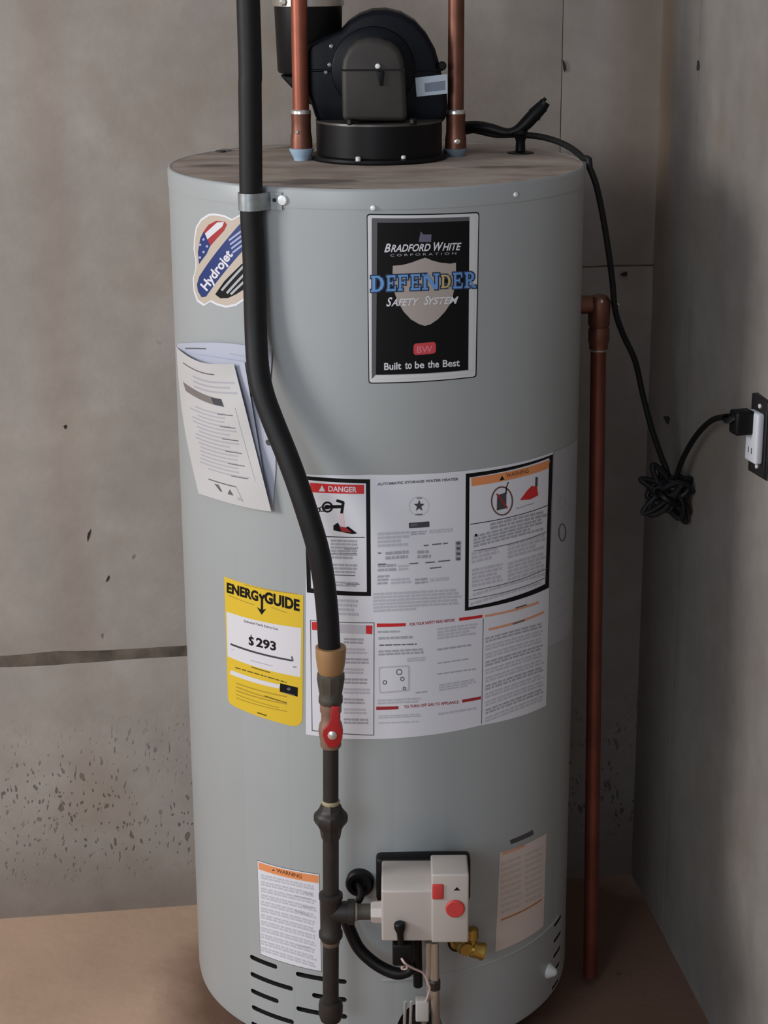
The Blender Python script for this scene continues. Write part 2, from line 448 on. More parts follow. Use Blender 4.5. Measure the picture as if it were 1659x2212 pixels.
def block(o, d, n, u0, u1, z0, z1, m, parent, seed, rough=.004, vdep=.0022, plain=''):
    """one cast block: front face on the wall plane with chipped, uneven edges; n points into the wall"""
    bm = bmesh.new(); nu = max(4, int((u1-u0)/.035)); nz = max(4, int((z1-z0)/.035)); g = []
    for j in range(nz+1):
        row = []
        for i in range(nu+1):
            a, b = i/nu, j/nz; u = u0+(u1-u0)*a; z = z0+(z1-z0)*b
            dz = 0; du = 0; dep = 0
            if (j == 0 and 'b' not in plain or j == nz and 't' not in plain) and z > .02:
                k = noise.noise(Vector((u*9, z*3, seed)))+.5*noise.noise(Vector((u*31, z*3, seed)))
                dz = (-1 if j else 1)*max(0, k)*rough*1.6; dep = .006
            if i == 0 and 'l' not in plain or i == nu and 'r' not in plain:
                k = noise.noise(Vector((u*3, z*9, seed+5))); du = (-1 if i else 1)*max(0, k)*rough*.4; dep = vdep
            if j in (1, nz-1) and dep == 0 and z > .05: dep = .0006
            row.append(bm.verts.new(o+d*(u+du)+n*dep+Vector((0, 0, z+dz))))
        g.append(row)
    for j in range(nz):
        for i in range(nu): bm.faces.new((g[j][i], g[j][i+1], g[j+1][i+1], g[j+1][i]))
    # sides and back
    c = [g[0][0], g[0][-1], g[-1][-1], g[-1][0]]
    rim = g[0]+[r[-1] for r in g[1:]]+g[-1][-2::-1]+[r[0] for r in g[-2:0:-1]]
    back = [bm.verts.new(v.co+n*.10) for v in rim]
    k = len(rim)
    for i in range(k): bm.faces.new((rim[i], rim[(i+1) % k], back[(i+1) % k], back[i]))
    bm.faces.new(back)
    return obj('block', bm, m, parent, ang=50)
bw = bmesh.new()
add_box(bw, -3.2, .30, 0, .14, -.02, 2.3, mtx=frame((WC+WN*.006)[:], WD, (0, 0, 1)))
wall_back = obj('wall_back', bw, M_joint, smooth=False); wall_back['kind'] = 'structure'
J1, J2, J3 = .462, 1.076, 1.70
for i, (u0, u1, z0, z1, pl) in enumerate([(-1.62, -.1555, 0, J1-.009, ''), (-3.15, -1.626, 0, J1-.009, ''),
                                     (-.1545, .02, 0, J2-.0008, 'r'), (-.1545, .02, J2+.0008, J3-.004, 'r'),
                                     (-1.75, -.1555, J1+.009, J3-.004, ''), (-3.15, -1.758, J1+.009, J3-.004, ''),
                                     (-1.4, .02, J3+.004, 2.3, 'r'), (-3.15, -1.408, J3+.004, 2.3, '')]):
    block(WC, WD, WN, u0, u1, z0, z1, M_wall, wall_back, i*3.7, plain=pl)
br = bmesh.new()
add_box(br, .0, 3.4, 0, .14, -.02, 2.3, mtx=frame((WC+RN*.006)[:], RD, (0, 0, 1)))
wall_right = obj('wall_right', br, M_joint, smooth=False); wall_right['kind'] = 'structure'
yj = (atP(1508, 140, WC, RN)-WC).dot(RD)
RO = WC.copy()
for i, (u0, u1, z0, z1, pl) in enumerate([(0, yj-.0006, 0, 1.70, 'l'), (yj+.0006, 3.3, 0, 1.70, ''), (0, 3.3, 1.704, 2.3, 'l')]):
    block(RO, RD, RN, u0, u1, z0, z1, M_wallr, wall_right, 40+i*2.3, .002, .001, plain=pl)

M_chip = mat('deep_pit', (40, 34, 30), .9)
for (x, y, w_, h_, tl, P0, NN, par) in ((192, 1156, 6, 24, .25, WC, WN, wall_back), (1219, 143, 6, 26, -.15, WC, WN, wall_back), (233, 1250, 5, 14, .4, WC, WN, wall_back), (141, 922, 7, 9, 0, WC, WN, wall_back),
                                        (1349, 592, 16, 9, .5, WC, WN, wall_back), (1441, 906, 12, 18, -.3, WC, RN, wall_right), (1508, 142, 5, 22, .05, WC, RN, wall_right)):
    pts_ = []
    for i in range(9):
        t = 2*PI*i/9; k = 1+.25*math.sin(i*2.3+x); dx = math.cos(t)*w_/2*k; dy = math.sin(t)*h_/2*k
        pts_.append(atP(x+dx-dy*tl, y+dy, P0, NN)-NN*.0006)
    obj('chip', prism(pts_, NN*.0012), M_chip, par, smooth=False)

# ============================================================ WATER HEATER
BZ = .08
heater = thing('water_heater', 'tall grey cylindrical water heater standing on the concrete floor against the block wall', 'water heater', (AX, AY, 0))
# jacket with real slots cut through
jb = bmesh.new(); SEG = 512
add_lathe(jb, (AX, AY, 0), (0, 0, 1), [(BZ, R-.012), (BZ+.0015, R-.005), (BZ+.006, R-.0012), (BZ+.014, R), (TOPZ-.004, R)], SEG)
bmesh.ops.recalc_face_normals(jb, faces=jb.faces)
jme = bpy.data.meshes.new('jacket'); jb.to_mesh(jme); jb.free(); jacket = link('jacket', jme, [M_tank, M_slot], heater)
cb = bmesh.new()
def slot(p0, p1, half=.0036):
    (s0, z0), (s1, z1) = sz(*p0), sz(*p1); z = (z0+z1)/2; out = []
    s0 += half; s1 -= half
    pts = [(s0+half*math.cos(t), z+half*math.sin(t)) for t in [PI/2+PI*i/6 for i in range(7)]]
    mid = max(1, int(abs(s1-s0)/.006))
    pts += [(s0+(s1-s0)*i/mid, z-half) for i in range(1, mid)]
    pts += [(s1+half*math.cos(t), z+half*math.sin(t)) for t in [-PI/2+PI*i/6 for i in range(7)]]
    pts += [(s1+(s0-s1)*i/mid, z+half) for i in range(1, mid)]
    a = [cb.verts.new(wrap(s, q, R-.022)) for s, q in pts]; b = [cb.verts.new(wrap(s, q, R+.012)) for s, q in pts]
    n = len(a); cb.faces.new(a[::-1]); cb.faces.new(b)
    for i in range(n): cb.faces.new((a[i], a[(i+1) % n], b[(i+1) % n], b[i]))
for p0, p1 in [((540, 2064), (599, 2091)), ((541, 2100), (633, 2139)), ((542, 2137), (602, 2165)), ((544, 2173), (635, 2210)), ((543, 2209), (602, 2236)),
               ((639, 2102), (749, 2122)), ((674, 2147), (749, 2162)), ((640, 2176), (750, 2198)), ((676, 2222), (751, 2236)),
               ((1197, 2005), (1212, 1973)), ((1196, 2040), (1211, 2007)), ((1195, 2072), (1210, 2040)), ((1193, 2106), (1208, 2075)), ((1192, 2142), (1206, 2110))]:
    slot(p0, p1, .0036 if p0[0] < 1000 else .0026)
# round burner access hole
sc_, zc_ = sz(906, 2238); nn = 28
pts = [(sc_+.034*math.cos(2*PI*i/nn), zc_+.052*math.sin(2*PI*i/nn)) for i in range(nn)]
a = [cb.verts.new(wrap(s, q, R-.03)) for s, q in pts]; b = [cb.verts.new(wrap(s, q, R+.012)) for s, q in pts]
cb.faces.new(a[::-1]); cb.faces.new(b)
for i in range(nn): cb.faces.new((a[i], a[(i+1) % nn], b[(i+1) % nn], b[i]))
bmesh.ops.recalc_face_normals(cb, faces=cb.faces)
cme = bpy.data.meshes.new('cut'); cb.to_mesh(cme); cb.free(); cme.materials.append(M_tank); cme.materials.append(M_slot)
for p in cme.polygons: p.material_index = 1
cut = bpy.data.objects.new('cut', cme); COL.objects.link(cut)
md = jacket.modifiers.new('b', 'BOOLEAN'); md.object = cut; md.operation = 'DIFFERENCE'; md.solver = 'EXACT'
dg = bpy.context.evaluated_depsgraph_get(); dg.update()
nm = bpy.data.meshes.new_from_object(jacket.evaluated_get(dg)); jacket.modifiers.clear(); jacket.data = nm; nm.name = 'jacket'
bpy.data.objects.remove(cut)
b2 = bmesh.new(); b2.from_mesh(nm)
for f in b2.faces: f.smooth = abs(f.normal.z) < .95 and f.material_index == 0
for e in b2.edges: e.smooth = len(e.link_faces) == 2 and e.calc_face_angle(0) < .5
b2.to_mesh(nm); b2.free()
# lid: skirt slightly proud of the jacket, dusty disc on top
lb = bmesh.new()
add_lathe(lb, (AX, AY, 0), (0, 0, 1), [(TOPZ-.024, R-.004), (TOPZ-.024, R+.0009), (TOPZ-.003, R+.0009), (TOPZ-.0008, R+.0001), (TOPZ+.0006, R-.0016), (TOPZ+.0004, R-.0032), (TOPZ-.001, R-.004)], 256, caps=False)
lid = obj('lid', lb, M_tank, heater, ang=50)
db = lathe((AX, AY, 0), (0, 0, 1), [(TOPZ-.012, R-.0035), (TOPZ, R-.0035)], 256)
tp = obj('lid_top', db, M_top, lid); tp['label'] = 'dusty brown-stained top'
# base ring and feet
obj('base_ring', lathe((AX, AY, 0), (0, 0, 1), [(.03, R-.06), (.03, R-.045), (BZ+.004, R-.045), (BZ+.004, R-.06)], 96), M_slot, heater)
for k in range(4):
    t = PI/4+k*PI/2; c = Vector((AX+.21*math.cos(t), AY+.21*math.sin(t), 0))
    obj('foot', lathe(c, (0, 0, 1), [(0, .022), (.004, .024), (.02, .018), (.034, .016)], 20), M_blk_iron, heater)
# lower jacket lip
lp = bmesh.new(); s0, z0 = sz(760, 2118); s1, z1 = sz(1200, 1995); zz = .2035
ns = 60; rows = [(R+.0002, zz+.0035), (R+.0016, zz+.0022), (R+.0016, zz), (R+.0002, zz-.0008)]; grid = []
for r_, z_ in rows: grid.append([lp.verts.new(wrap(.0+(.33)*i/ns, z_, r_)) for i in range(ns+1)])
for A, B in zip(grid, grid[1:]):
    for i in range(ns): lp.faces.new((A[i], A[i+1], B[i+1], B[i]))
obj('jacket_seam', lp, M_tank, heater)
# screws in the lid skirt and the pale plug low on the right
for p in ((1112, 420), (806, 449)):
    s_, z_ = sz(*p); c = wrap(s_, z_, R+.0005)
    obj('screw', lathe(c, radial(s_), [(0, .0030), (.0012, .0034), (.0026, .0026), (.003, .001)], 14), M_chrome, heater)
s_, z_ = sz(1185, 2097); c = wrap(s_, z_, R-.001)
obj('plug', lathe(c, radial(s_), [(0, .012), (.003, .0115), (.008, .008), (.013, .005), (.0145, .002)], 20), mat('pale_plug', (178, 178, 178), .4), heater)
# knock-out cover on the far left of the lid
kp = atZ(440, 326, TOPZ); kd = Vector((kp.x-AX, kp.y-AY, 0)); kp = Vector((AX, AY, 0))+kd*min(1, (R-.016)/kd.length)
obj('knockout', lathe((kp.x, kp.y, TOPZ), (0, 0, 1), [(0, .008), (.0015, .0078), (.0022, .007), (.0022, .002)], 28), M_motor, heater)
kp = atZ(486, 326, TOPZ)
obj('knockout', lathe((kp.x, kp.y, TOPZ), (0, 0, 1), [(0, .010), (.002, .009), (.003, .004)], 28), M_galv, heater)

# ---- brand plate
F = frompix(760, 430, 5.184)
pr = on_tank()
def rrect(c4, r):
    out = []
    for i in range(4):
        p = Vector(c4[i]); a = (Vector(c4[i-1])-p).normalized(); b = (Vector(c4[(i+1) % 4])-p).normalized()
        for t in (0, .25, .5, .75, 1):
            q = p + a*r*(1-t)**2 + b*r*t**2; out.append((q.x, q.y))
    return out
pr.poly(rrect([(792, 462), (1035, 458), (1029, 815), (796, 829)], 7), P_black, 0)
pr.poly(rrect([(794, 464.5), (1033, 460.5), (1026.5, 813), (798, 826.5)], 6), P_sil, 1)
pr.poly([(804, 471), (1014, 468), (1012, 800), (805, 812)], mat('ink_pewter', (140, 140, 144), .4), 2)
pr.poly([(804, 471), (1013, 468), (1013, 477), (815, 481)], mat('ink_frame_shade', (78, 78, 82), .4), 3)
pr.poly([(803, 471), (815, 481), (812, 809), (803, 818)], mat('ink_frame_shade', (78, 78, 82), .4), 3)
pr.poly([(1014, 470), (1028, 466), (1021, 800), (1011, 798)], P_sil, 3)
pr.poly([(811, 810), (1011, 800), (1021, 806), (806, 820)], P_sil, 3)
pr.poly(F((285, 262), (1312, 242), (1300, 1910), (270, 1965)), P_black, 4)
pr.poly(F((770, 360), (800, 395), (890, 395), (885, 480), (745, 480)), mat('ink_dusk', (92, 88, 110), .4), 5)
pr.poly(F((820, 655), (900, 688), (1000, 713), (1100, 722), (1162, 712), (1165, 900), (1130, 1070), (1100, 1170), (1040, 1260), (960, 1345), (880, 1400), (815, 1418), (750, 1398), (660, 1345), (580, 1260), (515, 1150), (475, 1040), (455, 860), (458, 745), (560, 738), (660, 712), (740, 682)), P_shd, 5)
def seg_text(parts, a, b, m, layer, shear, bold):
    """parts: (text, start, end, height) with start/end as fractions of the baseline"""
    for t, f0, f1, h in parts:
        pr.text(t, (a[0]+(b[0]-a[0])*f0, a[1]+(b[1]-a[1])*f0), (a[0]+(b[0]-a[0])*f1, a[1]+(b[1]-a[1])*f1), h, m, layer, shear, bold)
(a_, b_) = F((362, 592), (1225, 568))
pr.grp = 'maker_lettering'; seg_text([('B', 0, .085, 18), ('RADFORD', .085, .60, 15.5), ('W', .640, .765, 18), ('HITE', .752, 1, 15.5)], a_, b_, P_wht, 6, .35, .022)
pr.grp = ''; (a_, b_) = F((430, 642), (1165, 618))
seg_text([('C O R P O R A T I O N', 0, 1, 5)], a_, b_, P_mid, 6, 0, 0)
(a_, b_) = F((385, 1198), (1190, 1165))
pr.grp = 'safety_lettering'; seg_text([('S', 0, .085, 19), ('AFETY', .068, .46, 15), ('S', .52, .60, 19), ('YSTEM', .583, 1, 15)], a_, b_, P_wht, 7, .35, .022)
(a_, b_) = F((362, 1912), (1205, 1868))
pr.grp = 'slogan_lettering'; seg_text([('Built', 0, .225, 15), ('to', .275, .365, 14), ('be', .405, .53, 15), ('the', .575, .725, 15), ('Best', .775, 1, 15)], a_, b_, P_wht, 6, 0, .02)
pr.grp = ''
# slab-serif DEFENDER
def slab(ch):
    t, s_ = .20, .13
    R4 = lambda x0, y0, x1, y1: [(x0, y0), (x1, y0), (x1, y1), (x0, y1)]
    o = []
    if ch in 'DEFR': o += [R4(.10, 0, .10+t, 1), R4(0, 0, .42, s_), R4(0, 1-s_, .42, 1)]
    if ch == 'D' or ch == 'R':
        y0, y1 = (0, 1) if ch == 'D' else (.42, 1); cy = (y0+y1)/2; ry = (y1-y0)/2; n = 8; x0 = .42; rx = .5 if ch == 'D' else .42
        for i in range(n):
            a, b = -PI/2+PI*i/n, -PI/2+PI*(i+1)/n
            f = .52 if ch == 'D' else .42
            o.append([(x0+rx*math.cos(a), cy+ry*math.sin(a)), (x0+rx*math.cos(b), cy+ry*math.sin(b)), (x0+rx*f*math.cos(b), cy+(ry-s_)*math.sin(b)), (x0+rx*f*math.cos(a), cy+(ry-s_)*math.sin(a))])
        if ch == 'R': o += [[(.36, .46), (.58, .46), (.95, .02), (.72, .02)], R4(.68, 0, 1, s_), R4(.3, .42, .45, .42+s_)]
    if ch == 'E': o += [R4(.3, 0, .92, s_), R4(.3, 1-s_, .88, 1), R4(.3, .44, .66, .56), R4(.80, 0, .92, .32), R4(.77, .7, .88, 1), R4(.56, .36, .66, .64)]
    if ch == 'F': o += [R4(.3, 1-s_, .9, 1), R4(.3, .44, .66, .56), R4(.79, .7, .9, 1), R4(.56, .36, .66, .64)]
    if ch == 'N': o += [R4(.08, 0, .24, 1), R4(.76, 0, .92, 1), R4(0, 0, .34, s_*.9), R4(.66, 1-s_*.9, 1, 1), R4(0, 1-s_*.9, .24, 1), [(.08, 1), (.32, 1), (.92, 0), (.70, 0)]]
    return o
for ch, x0, x1, m_, ly in [('D', 215, 372, P_sky, 9), ('E', 388, 500, P_sky, 9), ('F', 515, 640, P_sky, 9), ('E', 655, 775, P_sky, 9), ('N', 785, 975, P_sky, 9), ('D', 995, 1112, P_gold, 9), ('E', 1128, 1245, P_sky, 9), ('R', 1258, 1385, P_sky, 9)]:
    for big in (1, 0):
        for q in slab(ch):
            cx = sum(p[0] for p in q)/len(q); cy = sum(p[1] for p in q)/len(q); pp = []
            for x, y in q:
                X = x0+(x1-x0)*x; t = (X-215)/1170; ybot = 1038-48*t-(10 if ch == 'D' and m_ is P_gold else 0); hh = 178 if m_ is P_sky else 150
                Y = ybot-hh*y
                if big: X += 13*(1 if x > cx else -1); Y += 13*(-1 if y > cy else 1)
                pp.append((760+X/5.184, 430+Y/5.184))
            pr.poly(pp, mat('ink_deepblue', (26, 42, 70), .4) if big else m_, 8 if big else ly)
pr.disc(F((1050, 915))[0], 4, 5, P_black, 9.6)
# red badge
pr.poly(rrect([(893, 742), (941, 738), (941, 763), (893, 767)], 7), mat('ink_badge', (188, 62, 72), .4), 5)
pr.text('BW', (900, 762), (934, 760), 14, P_pink, 6, 0, .02)
key = P_black
sheet_pr = on_tank(); sheet_pr.poly(rrect([(792, 462), (1035, 458), (1029, 815), (796, 829)], 7), P_black, -1); 
sheet = sheet_pr.build(heater, {'ink_black': 'brand_plate'})[0]
sheet['label'] = 'black brand plate with silver border and shield emblem'
NAMES.update({'ink_pewter': 'pewter_border', 'ink_frame_shade': 'border_shade', 'ink_dusk': 'emblem', 'ink_deepblue': 'lettering_outline', 'ink_badge': 'red_badge'})
pr.build(sheet, NAMES)

# ---- flag-coloured sticker half behind the hose
F = frompix(350, 380, 4.74); pr = on_tank()
out = F((480, 388), (540, 383), (640, 400), (720, 440), (800, 395), (880, 420), (935, 480), (965, 600), (965, 1000), (930, 1150), (850, 1270), (760, 1330), (660, 1350), (560, 1322), (500, 1290), (430, 1332), (360, 1285), (325, 1180), (318, 1050), (345, 950), (345, 860), (325, 750), (330, 640), (350, 520), (400, 440))
pr.poly(out, M_label, 0); pr.poly(scale_poly(out, .955), P_tan, 1)
pr.poly(F((430, 568), (500, 712), (460, 800), (383, 902), (372, 780), (395, 640)), P_navy, 2)
pr.poly(F((430, 568), (480, 500), (560, 458), (650, 470), (668, 500), (640, 560), (500, 715)), P_dred, 2)
pr.poly(F((445, 590), (570, 475), (640, 472), (620, 520), (470, 650)), P_wht, 3)
for q in ((430, 650), (395, 705), (465, 720), (430, 778), (393, 835)): pr.disc(F(q)[0], 3, 3.2, P_skyl, 3, 5)
pr.poly(F((362, 1110), (385, 1030), (800, 492), (900, 460), (955, 520), (950, 620), (810, 788), (455, 1235), (410, 1243), (372, 1180)), P_navy, 2)
a_, b_ = F((462, 1180), (735, 800)); pr.grp = 'script_lettering'; pr.text('Hydrojet', a_, b_, 20, P_wht, 3, .15, .03); pr.grp = ''
for i in range(4):
    a_, b_ = F((690+i*12, 660+i*42), (850+i*12, 540+i*42)); pr.line(a_, b_, 4, P_skyl, 3)
pr.poly(F((548, 1212), (640, 1080), (820, 900), (930, 850), (950, 1000), (860, 1150), (760, 1212), (680, 1250), (600, 1252)), P_black, 2)
for q in (((615, 1172), (900, 860)), ((668, 1200), (900, 950)), ((708, 1212), (900, 1030))):
    a_, b_ = F(*q); pr.line(a_, b_, 5, M_labelg, 3)
label_part(pr, 'sticker', M_label, heater, 'red, white and blue cloud-shaped sticker beside the hose')

# ---- yellow energy label
F = frompix(470, 1220, 5.268); pr = on_tank()
c4 = F((78, 132), (978, 345), (968, 1845), (122, 1580))
pr.poly([c4[0], c4[1]] + [(c4[2][0]+dx, c4[2][1]+dy) for dx, dy in ((0, -22), (-2, -10), (-10, -3), (-22, -2))] + [(c4[3][0]+dx, c4[3][1]+dy) for dx, dy in ((12, 5), (3, -2), (0, -10))], P_yel, 0)
pr.poly(F((105, 530), (955, 718), (945, 1278), (118, 1040)), P_wht, 1)
pr.grp = 'title_lettering'; pr.text('ENERG', F((108, 308))[0], F((465, 410))[0], 21, P_black, 2, 0, .045)
pr.text('GUIDE', F((535, 425))[0], F((935, 522))[0], 24, P_black, 2, 0, .045)
a_, b_, c_, d_ = F((480, 330), (508, 385), (538, 342), (507, 520))
pr.line(a_, b_, 5, P_black, 2); pr.line(c_, b_, 5, P_black, 2); pr.line(b_, d_, 5, P_black, 2)
pr.poly(F((450, 478), (505, 515), (555, 500), (505, 568)), P_black, 2)
pr.grp = ''
for i, q in enumerate((((125, 345), (420, 455)), ((610, 480), (790, 545)), ((305, 225), (900, 330)))):
    a_, b_ = F(*q); pr.line(a_, b_, 1.6, P_dyel, 1.5)
a_, b_ = F((305, 650), (692, 745)); pr.text('Estimated Yearly Energy Cost', a_, b_, 5, P_txt, 2, 0, .02)
a_, b_ = F((357, 905), (668, 975)); pr.grp = 'price_lettering'; pr.text('S', a_, (a_[0]+(b_[0]-a_[0])*.19, a_[1]+(b_[1]-a_[1])*.19), 18, P_black, 2, 0, .035); pr.line((a_[0]+5.8, a_[1]+3), (a_[0]+5.2, a_[1]-21), 1.8, P_black, 2.2); pr.text('293', (a_[0]+(b_[0]-a_[0])*.27, a_[1]+(b_[1]-a_[1])*.27), b_, 19, P_black, 2, 0, .035); pr.grp = ''
a_, b_ = F((150, 900), (850, 1088)); pr.line(a_, b_, 4, mat('ink_rule', (52, 56, 62), .5), 2)
a_, b_ = F((845, 1040), (860, 1095)); pr.line(a_, b_, 3.5, P_txt, 2)
a_, b_ = F((380, 1085), (630, 1150)); pr.line(a_, b_, 1.5, P_mid, 2)
a_, b_ = F((860, 1160), (900, 1163)); pr.line(a_, b_, 2, P_txt, 2)
a_, b_ = F((160, 960), (190, 968)); pr.line(a_, b_, 2, P_lt, 2)
a_, b_ = F((205, 1160), (820, 1340)); pr.fuzz(a_, b_, 3, mat('ink_olive', (88, 72, 20), .5), 2, 1, .2, 3)
a_, b_ = F((385, 1160), (600, 1225)); pr.line(a_, b_, 2, mat('ink_olive', (88, 72, 20), .5), 2)
a_, b_ = F((150, 1218), (708, 1385)); pr.line(a_, b_, 9, P_wht, 2)
pr.poly(F((715, 1345), (915, 1395), (912, 1500), (710, 1442)), P_black, 2)
a_ = F((812, 1412))[0]; pr.disc(a_, 4, 3.5, P_txt, 3); a_, b_ = F((745, 1450), (880, 1483)); pr.line(a_, b_, 1.6, P_txt, 3)
for i in range(5):
    a_, b_ = F((215, 1345+i*42), (790-(i % 2)*90, 1500+i*42)); pr.line(a_, b_, 2.4 if i < 3 else 1.8, P_dyel, 1.5)
a_, b_ = F((540, 1490), (790, 1570)); pr.line(a_, b_, 2, mat('ink_olive', (88, 72, 20), .5), 2)
a_, b_ = F((455, 1680), (560, 1715)); pr.line(a_, b_, 2.6, mat('ink_olive', (88, 72, 20), .5), 2)
NAMES.update({'ink_olive': 'olive_print', 'ink_rule': 'rule_line'})
label_part(pr, 'energy_label', P_yel, heater, 'yellow label with a large black price')

# ---- wide white instruction label
F = frompix(640, 950, 2.676); G = frompix(640, 1300, 2.676); H = frompix(800, 960, 5.819); K = frompix(990, 960, 5.822); pr = on_tank()
pr.poly([(661, 1025), (800, 1025), (1194, 976), (1179, 1524), (1036, 1567), (752, 1596), (661, 1586)], M_label, 0)
def border(q, wpx, m, ly):
    c = scale_poly(q, 1); n = len(q)
    for i in range(n):
        a, b = q[i], q[(i+1) % n]; cx = sum(p[0] for p in q)/n; cy = sum(p[1] for p in q)/n
        def ins(p): return (p[0]+(wpx if p[0] < cx else -wpx), p[1]+(wpx if p[1] < cy else -wpx))
        pr.poly([a, b, ins(b), ins(a)], m, ly)
# danger panel (left)
border(F((45, 208), (427, 228), (432, 903), (62, 882)), 9, P_black, 1)
pr.poly(F((80, 248), (392, 260), (392, 312), (84, 302)), P_red, 1)
pr.poly(F((150, 262), (168, 298), (130, 297)), P_wht, 2); a_, b_ = F((186, 297), (350, 303)); pr.text('DANGER', a_, b_, 11.5, P_wht, 2, 0, .02)
pr.ring(F((180, 388))[0], 12, 12, 4, P_black, 2); pr.disc(F((180, 388))[0], 6, 5, P_black, 2)
a_, b_ = F((165, 387), (270, 385)); pr.line(a_, b_, 7, P_black, 2); a_, b_ = F((232, 350), (275, 362)); pr.line(a_, b_, 6, P_black, 2)
a_, b_ = F((272, 360), (262, 425)); pr.line(a_, b_, 6, P_black, 2); pr.ring(F((150, 400))[0], 7, 6, 2, P_black, 2)
pr.ring(F((128, 405))[0], 5, 5, 2, P_black, 2)
a_, b_ = F((262, 425), (268, 500)); pr.line(a_, b_, 8, mat('ink_blush', (216, 190, 196), .5), 1.5)
pr.poly(F((215, 495), (240, 478), (262, 515), (300, 500), (352, 540), (325, 545), (215, 522)), P_black, 2)
pr.poly(F((250, 500), (285, 505), (320, 535), (262, 530)), P_dred, 3)
a_, b_ = F((110, 555), (395, 563)); pr.line(a_, b_, 1.8, P_black, 2)
for i, (y0, n) in enumerate(((572, 3), (630, 3), (712, 3))):
    a_, b_ = F((200, y0), (355, y0+4)); pr.fuzz(a_, b_, 22, P_mid, 2, n, .35, 10+i)
for q in (((210, 655), (345, 657)), ((215, 780), (340, 784)), ((280, 630), (345, 630)), ((290, 832), (365, 834))):
    a_, b_ = F(*q); pr.line(a_, b_, 2, P_txt, 2)
a_, b_ = F((230, 815), (355, 820)); pr.fuzz(a_, b_, 12, P_mid, 2, 2, .35, 15)
a_, b_ = F((240, 915), (360, 920)); pr.fuzz(a_, b_, 38, P_lt, 2, 4, .4, 16)
# middle panel
a_, b_ = H((88, 515), (1105, 448)); pr.text('AUTOMATIC STORAGE WATER HEATER', a_, b_, 5.5, P_txt, 2, 0, .03)
pr.ring(H((610, 775))[0], 22, 21, 1.2, P_lt, 2)
st = []
for i in range(10):
    r_ = 13.5 if i % 2 == 0 else 5.6; t = -PI/2+i*PI/5; c_ = H((612, 770))[0]; st.append((c_[0]+r_*math.cos(t)*.9, c_[1]+r_*math.sin(t)))
pr.poly(st, mat('ink_charcoal', (58, 58, 64), .5), 2)
for q, wd in ((((565, 882), (655, 880)), 3), (((580, 675), (650, 672)), 2)):
    a_, b_ = H(*q); pr.line(a_, b_, wd, P_txt, 2)
pr.poly(rrect(H((482, 985), (740, 965), (742, 1035), (484, 1052)), 2), mat('ink_charcoal', (58, 58, 64), .5), 2)
pr.poly(H((505, 995), (590, 988), (592, 1025), (505, 1032)), P_txt, 3)
for i, (x0, y0, x1, y1, h, n, m_) in enumerate([(90, 1100, 490, 1080, 34, 4, P_lt), (505, 1090, 720, 1078, 9, 2, P_mid), (740, 1070, 1035, 1045, 9, 2, P_lt), (190, 1340, 480, 1320, 20, 2, P_mid), (590, 1325, 760, 1315, 20, 2, P_mid),
                                           (95, 1500, 330, 1490, 18, 2, P_mid), (350, 1510, 480, 1500, 14, 2, P_lt), (90, 1640, 240, 1630, 22, 3, P_mid), (260, 1680, 520, 1665, 14, 2, P_lt), (560, 1680, 730, 1665, 14, 2, P_mid), (750, 1680, 1000, 1660, 8, 2, P_lt)]):
    a_, b_ = H((x0, y0), (x1, y1)); pr.fuzz(a_, b_, h, m_, 2, n, .35, 20+i)
for q in (((670, 1270), (730, 1265)), ((775, 1257), (890, 1246)), ((910, 1247), (970, 1238)), ((95, 1365), (135, 1362)), ((490, 1498), (600, 1490)), ((690, 1485), (810, 1475)), ((850, 1470), (1000, 1455)), ((745, 1555), (890, 1540)), ((95, 1505), (195, 1502))):
    a_, b_ = H(*q); pr.line(a_, b_, 2.4, P_txt, 3)
pr.poly(H((1068, 1215), (1140, 1210), (1135, 1455), (1068, 1460)), P_mid, 2)
for i in range(4): pr.disc(H((1103, 1240+i*66))[0], 5, 3.5, P_txt, 3, 6)
for i in range(6):
    a_, b_ = H((35, 1862+i*42), (1145-(550 if i == 5 else 0), 1805+i*42+(28 if i == 5 else 0))); pr.fuzz(a_, b_, 7, P_lt, 2, 1, .3, 60+i)
# orange warning panel (right)
border(K((92, 368), (1187, 122), (1136, 1800), (80, 2092)), 8, P_black, 1)
pr.poly(K((160, 420), (1150, 190), (1130, 300), (165, 525)), P_or, 1)
pr.poly(K((545, 392), (578, 440), (515, 455)), P_black, 2)
a_, b_ = K((600, 418), (880, 352)); pr.text('WARNING', a_, b_, 9, mat('ink_brown', (110, 62, 30), .5), 2, 0, .01)
pr.ring(K((545, 710))[0], 24, 32, 3, mat('ink_maroon', (92, 60, 62), .5), 3)
pr.poly(K((485, 640), (600, 600), (600, 800), (480, 830)), mat('ink_charcoal', (58, 58, 64), .5), 2)
a_, b_ = K((480, 620), (610, 800)); pr.line(a_, b_, 4, P_dred, 3)
a_, b_ = K((595, 620), (600, 540)); pr.line(a_, b_, 2.5, P_black, 3); a_, b_ = K((600, 540), (625, 470)); pr.line(a_, b_, 2, P_black, 3)
pr.poly(K((770, 700), (860, 580), (920, 520), (985, 530), (1000, 640), (900, 690)), P_red, 2)
a_, b_ = K((980, 410), (975, 530)); pr.line(a_, b_, 5, mat('ink_charcoal', (58, 58, 64), .5), 3)
for q in (((725, 805), (830, 778)), ((830, 770), (950, 738))):
    a_, b_ = K(*q); pr.line(a_, b_, 2, P_mid, 2)
